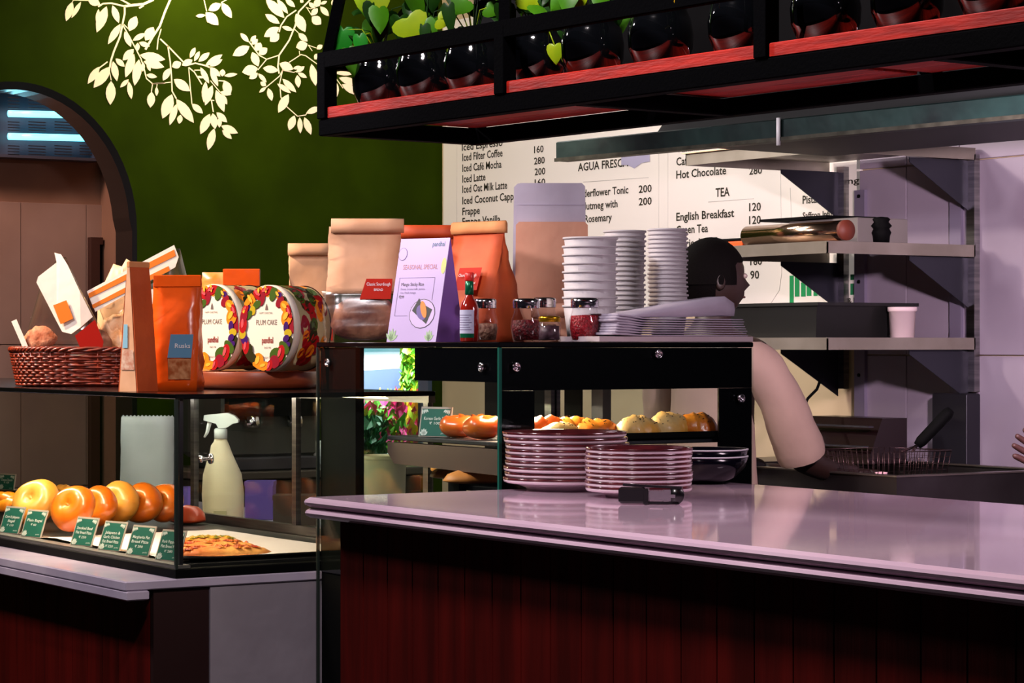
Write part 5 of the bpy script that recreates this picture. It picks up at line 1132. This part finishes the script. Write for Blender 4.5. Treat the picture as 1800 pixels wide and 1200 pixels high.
Xl += [Xl[-1]+.19, Xl[-1]+.40, Xl[-1]+.60, Xl[-1]+.78, Xl[-1]+.96, Xl[-1]+1.14]
names_ = ['leftmost under the trailing leaves', 'second from the left', 'third from the left', 'fourth from the left', 'fifth from the left', 'sixth from the left', 'seventh from the left', 'eighth from the left', 'ninth from the left', 'second from the right', 'rightmost']
for i, s_ in enumerate(Xl):
    p = rk_world(s_, .105, PT); pt = thing('potted_plant', 'glossy black glass pot with green pothos, '+names_[i], 'plant', p, 0, 'potted plants in the hanging rack'); pots.append(pt)
    r_ = .056; hp2 = .105
    MB().lathe([(0, 0), (r_*.6, 0), (r_*.8, .008), (r_, .035), (r_*1.03, .06), (r_*.95, .085), (r_*.82, hp2-.004), (r_*.84, hp2), (r_*.78, hp2), (r_*.76, hp2-.012), (0, hp2-.012)], n=32).build('pot', potm, pt)
    rnd = random.Random(i*7+1)
    for k in range(11 if i < 7 else 6):
        a = rnd.uniform(0, 6.28); out_ = rnd.uniform(.015, .07); hgt = hp2+rnd.uniform(.03, .13)
        q = Vector((out_*math.cos(a), out_*math.sin(a), hgt)); w = rnd.uniform(.03, .05)
        rt_ = (R*math.cos(rnd.uniform(-.9, .9))+D*rnd.uniform(-.6, .6)); up_ = R*rnd.uniform(-1, 1)+D*rnd.uniform(-.6, .6)+Vector((0, 0, rnd.choice([1, .5, .2, -.3])))
        heart(w, w*1.2, rnd.choice([pl_g[2], pl_g[2], pl_g[0]] if i < 6 else [pl_g[2]]), 'leaf', pt, q, rt_, up_)
        MB().tube([(0, 0, hp2-.014), (q.x*.4, q.y*.4, hgt*.95), q], .0013, 4).build('stem', pl_g[2], pt)
# the large leaves one can single out, hung in front of / over the rail
def big(pot, px, py, w_px, l_px, m, roll=0, dz=0.0, turn=0):
    zc = (pot.location.dot(D))-.03+dz; X, Y = at(px, zc); q = Vector((X, Y, hz(py, zc)))-pot.location
    cr, sr = math.cos(math.radians(roll)), math.sin(math.radians(roll))
    rr_ = R*cr+Vector((0, 0, 1))*sr + D*math.sin(math.radians(turn)); uu = Vector((0, 0, 1))*cr-R*sr
    heart(w_px*zc/F, l_px*zc/F, m, 'leaf', pot, q, rr_, uu, .15)
    st = Vector((0, 0, .1)); MB().tube([st, (st+q)/2+Vector((0, 0, .03)), q], .0014, 4).build('stem', pl_g[1], pot)
big(pots[0], 652, -18, 66, 60, pl_g[1], 10); big(pots[0], 604, 52, 42, 56, pl_g[3], -10, .02); big(pots[0], 612, 88, 30, 52, pl_g[0], 14); big(pots[0], 632, 64, 26, 48, pl_g[3], 10, -.03)
big(pots[1], 716, 32, 68, 44, pl_g[1], 30); big(pots[1], 746, 44, 40, 28, pl_g[0], 55); big(pots[0], 660, 50, 50, 30, pl_g[0], -50, .05); big(pots[0], 690, 30, 46, 34, pl_g[2], -20, .06); big(pots[2], 770, 34, 34, 22, pl_g[1], 70, .04)
big(pots[2], 788, 10, 26, 52, pl_g[2], 6); big(pots[2], 815, 0, 44, 30, pl_g[0], -30); big(pots[2], 835, 8, 40, 28, pl_g[2], 20, .05); big(pots[2], 855, 14, 30, 24, pl_g[0], 60)
big(pots[3], 975, 80, 30, 34, pl_g[1], 5, -.035); big(pots[3], 975, 58, 34, 30, pl_g[2], 5, .0); big(pots[3], 920, -6, 40, 30, pl_g[1], 40); big(pots[3], 950, -8, 44, 32, pl_g[1], -10, .03); big(pots[4], 1010, -10, 50, 30, pl_g[1], 25); big(pots[4], 985, 0, 30, 26, pl_g[0], -40)
big(pots[6], 1195, -4, 26, 20, mat('yellow_leaf', 'c89a10', .4), 30); big(pots[7], 1463, 10, 28, 24, pl_g[1], 5)

# --- on the kitchen shelf
fo = thing('foil_roll', 'shiny metal foil roll lying on the middle kitchen shelf', 'foil roll', (0, 0, 0))
zf_ = onY(1480, KY0+.045); a = Vector((ray(1488).x*onY(1488, KY0+.05), KY0+.05, tops[1]+.031)); b = a+Vector((-.46, 0, 0))
MB().tube([a, b], .030, 24).build('foil', mat('copper_foil', 'd8b49a', .16, 1, bump=.15, bscale=8), fo)
MB().tube([a+Vector((.004, 0, 0)), a+Vector((-.01, 0, 0))], .0302, 24).build('roll_end', mat('brown_card', '6a2c1c', .6), fo)
def on_shelf(px, Yp, tier): z = onY(px, Yp); return (ray(px).x*z, Yp, tops[tier]+.0005)
t = thing('orange_tray', 'small orange and black tray left of the foil roll on the middle shelf', 'tray', on_shelf(1290, KY0+.1, 1), 0)
MB().box((-.1, -.03, 0), (.08, .06, .018), ch=.004).build('tray_base', mat('orange_plastic', 'd8521a', .5), t); MB().box((-.07, -.02, .0185), (.1, .07, .028), ch=.003).build('cover', blackm, t)
t = thing('grey_carton', 'open grey cardboard box with dark lid flap behind the foil roll', 'box', (KX1-.15, KY0+.26, tops[1]+.0005))
cg = mat('grey_card', '77706e', .8, col2='6c6664', scale=4)
MB().box((-.22, -.1, 0), (.1, .1, .075), ch=.003).build('body', cg, t); mb = MB(); mb.box((-.34, -.12, .078), (-.02, .08, .086)); mb.build('lid_flap', blackm, t)
t = thing('black_stopper', 'black fluted knob standing on the right end of the middle shelf', 'stopper', (KX1-.035, KY0+.24, tops[1]+.0005))
MB().lathe([(0, 0), (.024, 0), (.026, .02), (.030, .03), (.024, .042), (.032, .05), (.022, .062), (.027, .07), (.02, .076), (0, .078)], n=16).build('knob', blackm, t)
t = thing('black_tub', 'long black plastic storage tub on the lowest kitchen shelf', 'tub', (KX0+.31, KY0+.2, tops[2]+.0005))
mb = MB(); r0 = [(-.30, -.15), (.27, -.15), (.27, .24), (-.30, .24)]; hT = .105
def rr4(s_, z): return [(x*s_, y*s_, z) for x, y in r0]
mb.loft([rr4(.93, 0), rr4(.99, hT-.01), rr4(1.03, hT-.01), rr4(1.03, hT), rr4(.97, hT), rr4(.92, .006)], True, False); mb.build('tub_body', mat('tub_black', '060607', .5), t)
def tub(label, px, Yp, r_, h_, m):
    t = thing('plastic_tub', label, 'tub', on_shelf(px, Yp, 2)); MB().lathe([(0, 0), (r_*.86, 0), (r_*.97, h_-.012), (r_*1.04, h_-.012), (r_*1.04, h_), (r_*.95, h_), (r_*.84, .004), (0, .004)], n=28).build('wall', m, t)
    MB().lathe([(r_*.98, h_-.014), (r_*1.06, h_-.012), (r_*1.06, h_-.001), (r_*1.0, h_+.0005)], n=28).build('rim', m, t)
tub('pinkish white plastic tub at the right end of the lowest kitchen shelf', 1586, KY0+.35, .042, .092, mat('white_tub', 'e0c8cc', .5)); tub('red plastic tub between the black tub and the white tub', 1562, KY0+.50, .04, .09, mat('red_tub', 'b81c14', .5))
mb = MB(); q = Vector(on_shelf(1300, KY0+.12, 0)); mb.box((-.13, -.13, 0), (.2, .2, .003)); o = mb.build('paper_sheet', mat('peach_sheet', 'd8b090', .8)); o.location = q; tag(o, 'loose peach paper sheet jutting over the edge of the top kitchen shelf', 'paper')

# ================================================================ PEOPLE
from mathutils import noise
def skin_obj(name, verts, edges, radii, m, parent, sub=2, root=0, wrinkle=0):
    me = bpy.data.meshes.new(name); me.from_pydata([tuple(v) for v in verts], edges, []); ob = bpy.data.objects.new(name, me); COL.objects.link(ob)
    sk_ = ob.modifiers.new('s', 'SKIN')
    for i, r_ in enumerate(radii):
        rx = r_ if isinstance(r_, tuple) else (r_, r_)
        me.skin_vertices[0].data[i].radius = rx; me.skin_vertices[0].data[i].use_root = (i == root)
    s_ = ob.modifiers.new('d', 'SUBSURF'); s_.levels = sub; s_.render_levels = sub
    dg = bpy.context.evaluated_depsgraph_get(); dg.update(); nm = bpy.data.meshes.new_from_object(ob.evaluated_get(dg)); bpy.data.objects.remove(ob)
    for p in nm.polygons: p.use_smooth = True
    if wrinkle:
        for v in nm.vertices: v.co += v.normal*wrinkle*(noise.noise(Vector((v.co.x*9, v.co.y*9, v.co.z*5)))+.5*noise.noise(v.co*22))
    nm.materials.clear(); nm.materials.append(m); o = bpy.data.objects.new(name, nm); COL.objects.link(o); o.parent = parent; return o
PX_, PY_ = at(1252, 6.98)
f_ = (D*.7+R*.72).normalized(); prz = math.atan2(f_.y, f_.x)-math.pi/2
per = thing('person', 'person in beige short-sleeved shirt seen from behind with dark head turned right', 'person', (PX_, PY_, 0), prz)
skin_m = mat('dark_skin', '200e09', .5, sss=.05); shirt_m = mat('beige_shirt', '8c746a', .85, col2='816a61', scale=5, bump=.3, bscale=14); trou = mat('dark_trousers', '15141a', .8)
V = [(0,0,.95),(0,.0,1.12),(0,.01,1.28),(0,.0,1.40),(0,.0,1.47),(0,.015,1.55),
     (.17,0,1.385),(.205,.05,1.25),(.215,.12,1.10),(.20,.26,1.06),(.19,.36,1.05),(.185,.42,1.045),
     (-.17,0,1.385),(-.215,.04,1.25),(-.225,.10,1.10),(-.15,.30,1.06),(-.12,.38,1.05),
     (.09,0,.90),(.095,.01,.50),(.095,-.02,.10),(.095,.12,.035),(-.09,0,.90),(-.095,.01,.50),(-.095,-.02,.10),(-.095,.12,.035)]
E = [(0,1),(1,2),(2,3),(3,4),(4,5),(3,6),(6,7),(7,8),(8,9),(9,10),(10,11),(3,12),(12,13),(13,14),(14,15),(15,16),(0,17),(17,18),(18,19),(19,20),(0,21),(21,22),(22,23),(23,24)]
Rd = [(.14,.10),(.13,.095),(.145,.10),(.10,.08),.052,.055,.06,.048,.042,.036,.026,.03,.06,.048,.042,.036,.026,.085,.055,.04,.035,.085,.055,.04,.035]
body = skin_obj('body', V, E, Rd, skin_m, per)
# head: shaped ellipsoid with face, facing turned to the right
hf = (R*.96+D*.28).normalized()
hyaw = math.atan2(hf.y, hf.x)-math.pi/2-prz
mb = MB(); nl, nn_ = 20, 28; rings = []
for i in range(nl+1):
    v = math.pi*i/nl; z = -math.cos(v); ring = []
    for j in range(nn_):
        a = 2*math.pi*j/nn_; x = math.sin(v)*math.cos(a); y = math.sin(v)*math.sin(a)
        wx = .076; wy = .098
        if z < 0: wx *= 1-.28*(-z)**1.3; wy *= 1-(.34 if y < 0 else .06)*(-z)**1.2
        X_ = x*wx; Y_ = y*wy+.008*(z < 0)*(-z); Z_ = z*.112
        fy_ = max(0, y)
        Y_ += fy_**3*( .019*math.exp(-((z+.14)/.17)**2)*math.exp(-(x/.32)**2) + .012*math.exp(-((z+.45)/.10)**2)*math.exp(-(x/.3)**2) - .010*math.exp(-((z-.06)/.10)**2) - .006*math.exp(-((z+.33)/.05)**2) + .012*math.exp(-((z+.78)/.14)**2)*math.exp(-(x/.35)**2))
        ring.append((X_, Y_, Z_))
    rings.append(ring)
Mh = Matrix.Translation((0, .0, 1.607)) @ Matrix.Rotation(hyaw, 4, 'Z')
mb.loft(rings, False, True, Mh); mb.build('head', skin_m, per)
hm = MB(); rings = []
for i in range(9, 21):
    v = math.pi*i/20; z = -math.cos(v); ring = []
    for j in range(28):
        a = 2*math.pi*j/28; x = math.sin(v)*math.cos(a); y = math.sin(v)*math.sin(a); s_ = 1.075
        if z < .35 and y > .45: s_ = .96
        ring.append((x*.076*s_, y*.098*s_-.003, z*.112*1.06))
    rings.append(ring)
hm.loft(rings, False, True, Mh)
for i in range(6, 10):
    pass
hm.build('hair', mat('black_hair', '060404', .8, bump=.2, bscale=300, spec=.05), per)
hb2 = MB(); rr_ = []
for i in range(5, 11):
    v = math.pi*i/20; z = -math.cos(v)
    rr_.append([(math.sin(v)*math.cos(a)*.076*1.04*(1-.28*max(0, -z)**1.3), math.sin(v)*math.sin(a)*.098*1.07*(1-.3*max(0, -z)**1.2), z*.112) for a in [math.radians(180+10+160*j/12) for j in range(13)]])
vs = [p for r_ in rr_ for p in r_]; hb2.add(vs, [(i*13+j, i*13+j+1, (i+1)*13+j+1, (i+1)*13+j) for i in range(5) for j in range(12)], True, Mh); hb2.build('nape_hair', mat('black_hair', ''), per)
for s_ in (-1, 1):
    MB().lathe([(0, -.006), (.012, -.006), (.016, 0), (.012, .005), (0, .003)], n=12, M=Mh @ Matrix.Translation((s_*.076, -.004, -.01)) @ Matrix.Rotation(math.pi/2, 4, 'Y') @ Matrix.Diagonal((1.6, 1, 1, 1))).build('ear', skin_m, per)
    MB().lathe([(0, -.008), (.006, -.006), (.009, 0), (.006, .006), (0, .008)], n=12, M=Mh @ Matrix.Translation((s_*.03, .087, .008))).build('eye', mat('eye_white', '8a7a74', .3), per)
MB().tube([Mh @ Vector((-.02, .088, -.052)), Mh @ Vector((0, .099, -.052)), Mh @ Vector((.02, .088, -.052))], [.002, .003, .002], 8).build('mouth', mat('lip', '4a201a', .5), per)
# shirt (torso and short sleeves), trousers
SV = [(0,0,.86),(0,0,1.0),(0,.0,1.14),(0,.01,1.29),(0,.0,1.395),(0,.0,1.445),(.175,0,1.38),(.212,.05,1.25),(.224,.15,1.06),(-.175,0,1.38),(-.222,.04,1.25),(-.234,.13,1.06)]
skin_obj('shirt', SV, [(0,1),(1,2),(2,3),(3,4),(4,5),(4,6),(6,7),(7,8),(4,9),(9,10),(10,11)], [(.165,.125),(.16,.12),(.158,.118),(.165,.12),(.11,.09),.066,.066,.068,.082,.066,.068,.082], shirt_m, per, wrinkle=.009)
sh = [o for o in per.children if o.name.startswith('shirt')][0]
import bmesh
bm = bmesh.new(); bm.from_mesh(sh.data)
for sx, cpt in ((1, Vector((.222, .13, 1.10))), (-1, Vector((-.232, .115, 1.10)))):
    nrm_ = Vector((.02*sx, .42, -.9)).normalized()
    fs = [f for f in bm.faces if f.calc_center_median().x*sx > .145 and f.calc_center_median().z < 1.25]
    gm = list({v for f in fs for v in f.verts})+list({e for f in fs for e in f.edges})+fs
    bmesh.ops.bisect_plane(bm, geom=gm, plane_co=cpt, plane_no=nrm_, clear_outer=True)
bm.to_mesh(sh.data); bm.free()
skin_obj('trousers', [(0,0,.93),(.095,0,.84),(.1,.01,.5),(.1,-.01,.12),(-.095,0,.84),(-.1,.01,.5),(-.1,-.01,.12)], [(0,1),(1,2),(2,3),(0,4),(4,5),(5,6)], [(.16,.12),.105,.075,.06,.105,.075,.06], trou, per)
def hand(parent, M_, m, s=1.0, curl=.5):
    # palm
    skin_obj('palm', [M_ @ Vector(v)*1 for v in [(0,0,0),(0,.03*s,0),(0,.075*s,0)]], [(0,1),(1,2)], [(.026*s,.016*s),(.034*s,.015*s),(.04*s,.014*s)], m, parent, 2)
    for k, (x, l) in enumerate(((-.03, .068), (-.01, .078), (.011, .073), (.03, .058))):
        p = [Vector((x*.8*s, .06*s, 0)), Vector((x*s, .085*s, 0))]; a = 0
        for q in (.45, .3, .25): a += curl*.55; p.append(p[-1]+Vector((x*.06*s, math.cos(a)*l*q*s, -math.sin(a)*l*q*s)))
        skin_obj('finger', [M_ @ v for v in p], [(i, i+1) for i in range(4)], [.010*s, .0095*s, .009*s, .0083*s, .0065*s], m, parent, 1)
    p = [Vector((-.02*s, .015*s, 0)), Vector((-.04*s, .035*s, -.008*s)), Vector((-.052*s, .06*s, -.016*s)), Vector((-.055*s, .082*s, -.022*s))]
    skin_obj('finger', [M_ @ v for v in p], [(0,1),(1,2),(2,3)], [.014*s, .0115*s, .010*s, .0075*s], m, parent, 1)
hand(per, Matrix.Translation((.185, .40, 1.045)), skin_m); hand(per, Matrix.Translation((-.12, .36, 1.05)) @ Matrix.Rotation(-.3, 4, 'Z'), skin_m)
# second person: only fingertips enter the frame at the right
hx, hy = at(1805, 6.2); h0 = Vector((hx, hy, hz(806, 6.2)))
p2 = thing('person', 'raised dark hand of a person mostly outside the frame at its right edge', 'person', (h0.x+R.x*.30, h0.y+R.y*.30, 0), 0)
dk = mat('dark_skin_2', '3a1c1a', .6)
def L2(v): return Vector(v)-p2.location
u_ = R; k2 = h0+R*.06
body2V = [p2.location+Vector((0,0,.95)), p2.location+Vector((0,0,1.25)), p2.location+Vector((0,0,1.42)), p2.location+Vector((0,0,1.52)), p2.location-D*.17+Vector((0,0,1.38)), p2.location-D*.18-R*.06+Vector((0,0,1.12)), h0+R*.10+Vector((0,0,-.03)), p2.location+D*.17+Vector((0,0,1.38)), p2.location+D*.2+Vector((0,0,1.1)), p2.location+D*.2-R*.02+Vector((0,0,.88)), p2.location-D*.09+Vector((0,0,.88)), p2.location-D*.09+Vector((0,0,.08)), p2.location+D*.09+Vector((0,0,.88)), p2.location+D*.09+Vector((0,0,.08))]
skin_obj('body', [L2(v) for v in body2V], [(0,1),(1,2),(2,3),(2,4),(4,5),(5,6),(2,7),(7,8),(8,9),(0,10),(10,11),(0,12),(12,13)], [.13,.13,.08,.05,.055,.045,.028,.055,.045,.03,.08,.05,.08,.05], dk, p2)
MB().lathe([(0, 0), (.05, .01), (.072, .06), (.078, .12), (.065, .19), (.03, .225), (0, .23)], c=(0, 0, 1.50), n=24).build('head', dk, p2)
skin_obj('shirt', [Vector((0,0,.88)), Vector((0,0,1.25)), Vector((0,0,1.42))]+[L2(v) for v in (body2V[4], body2V[4]*.45+body2V[5]*.55, body2V[7], body2V[7]*.45+body2V[8]*.55)], [(0,1),(1,2),(2,3),(3,4),(2,5),(5,6)], [.15,.15,.09,.07,.065,.07,.065], trou, p2)
Mh2 = Matrix.Translation(L2(h0+R*.10+Vector((0,0,-.03))))
# local hand axes: y = pointing direction (image left and up), x = spread vertical
yv = (-R*.86+Vector((0,0,.5))).normalized(); xv = Vector((0,0,-1)); xv = (xv-yv*xv.dot(yv)).normalized(); zv = xv.cross(yv)
Mr = Matrix((xv, yv, zv)).transposed().to_4x4()
hand(p2, Mh2 @ Mr, dk, 1.0, .25)

# prints, bolts and lettering belong to the part that carries them
CARRY = {'card_text': ('printed_card', 'front_face'), 'leaf_print': ('printed_card', 'front_face'), 'card_line': ('front_face',), 'plate_print': ('front_face',), 'rice_print': ('front_face',), 'ring_print': ('front_face',),
         'label_text': ('red_label', 'blue_label'), 'print_text': ('lid_face',), 'fruit_print': ('lid_face',), 'fruit_shine': ('lid_face',), 'emblem_print': ('lid_face',), 'side_print': ('side',), 'menu_text': ('panel',), 'logo_letter': ('panel',), 'rule_line': ('panel',),
         'label_line': ('label',), 'label_band': ('label',), 'bolt': ('wall_plate',), 'panel_ridge': ('control_box',), 'screw': ('side_plate',), 'grille_bar': ('housing',), 'fold_line': ('paper_sheet',), 'rim_lip': ('rim',), 'topping': ()}
for root in [o for o in bpy.data.objects if o.parent is None and o.type == 'EMPTY']:
    kids = list(root.children); by = {}
    for k in kids: by.setdefault(k.name.split('.')[0], k)
    for k in kids:
        for c in CARRY.get(k.name.split('.')[0], ()):
            if c in by: k.parent = by[c]; break
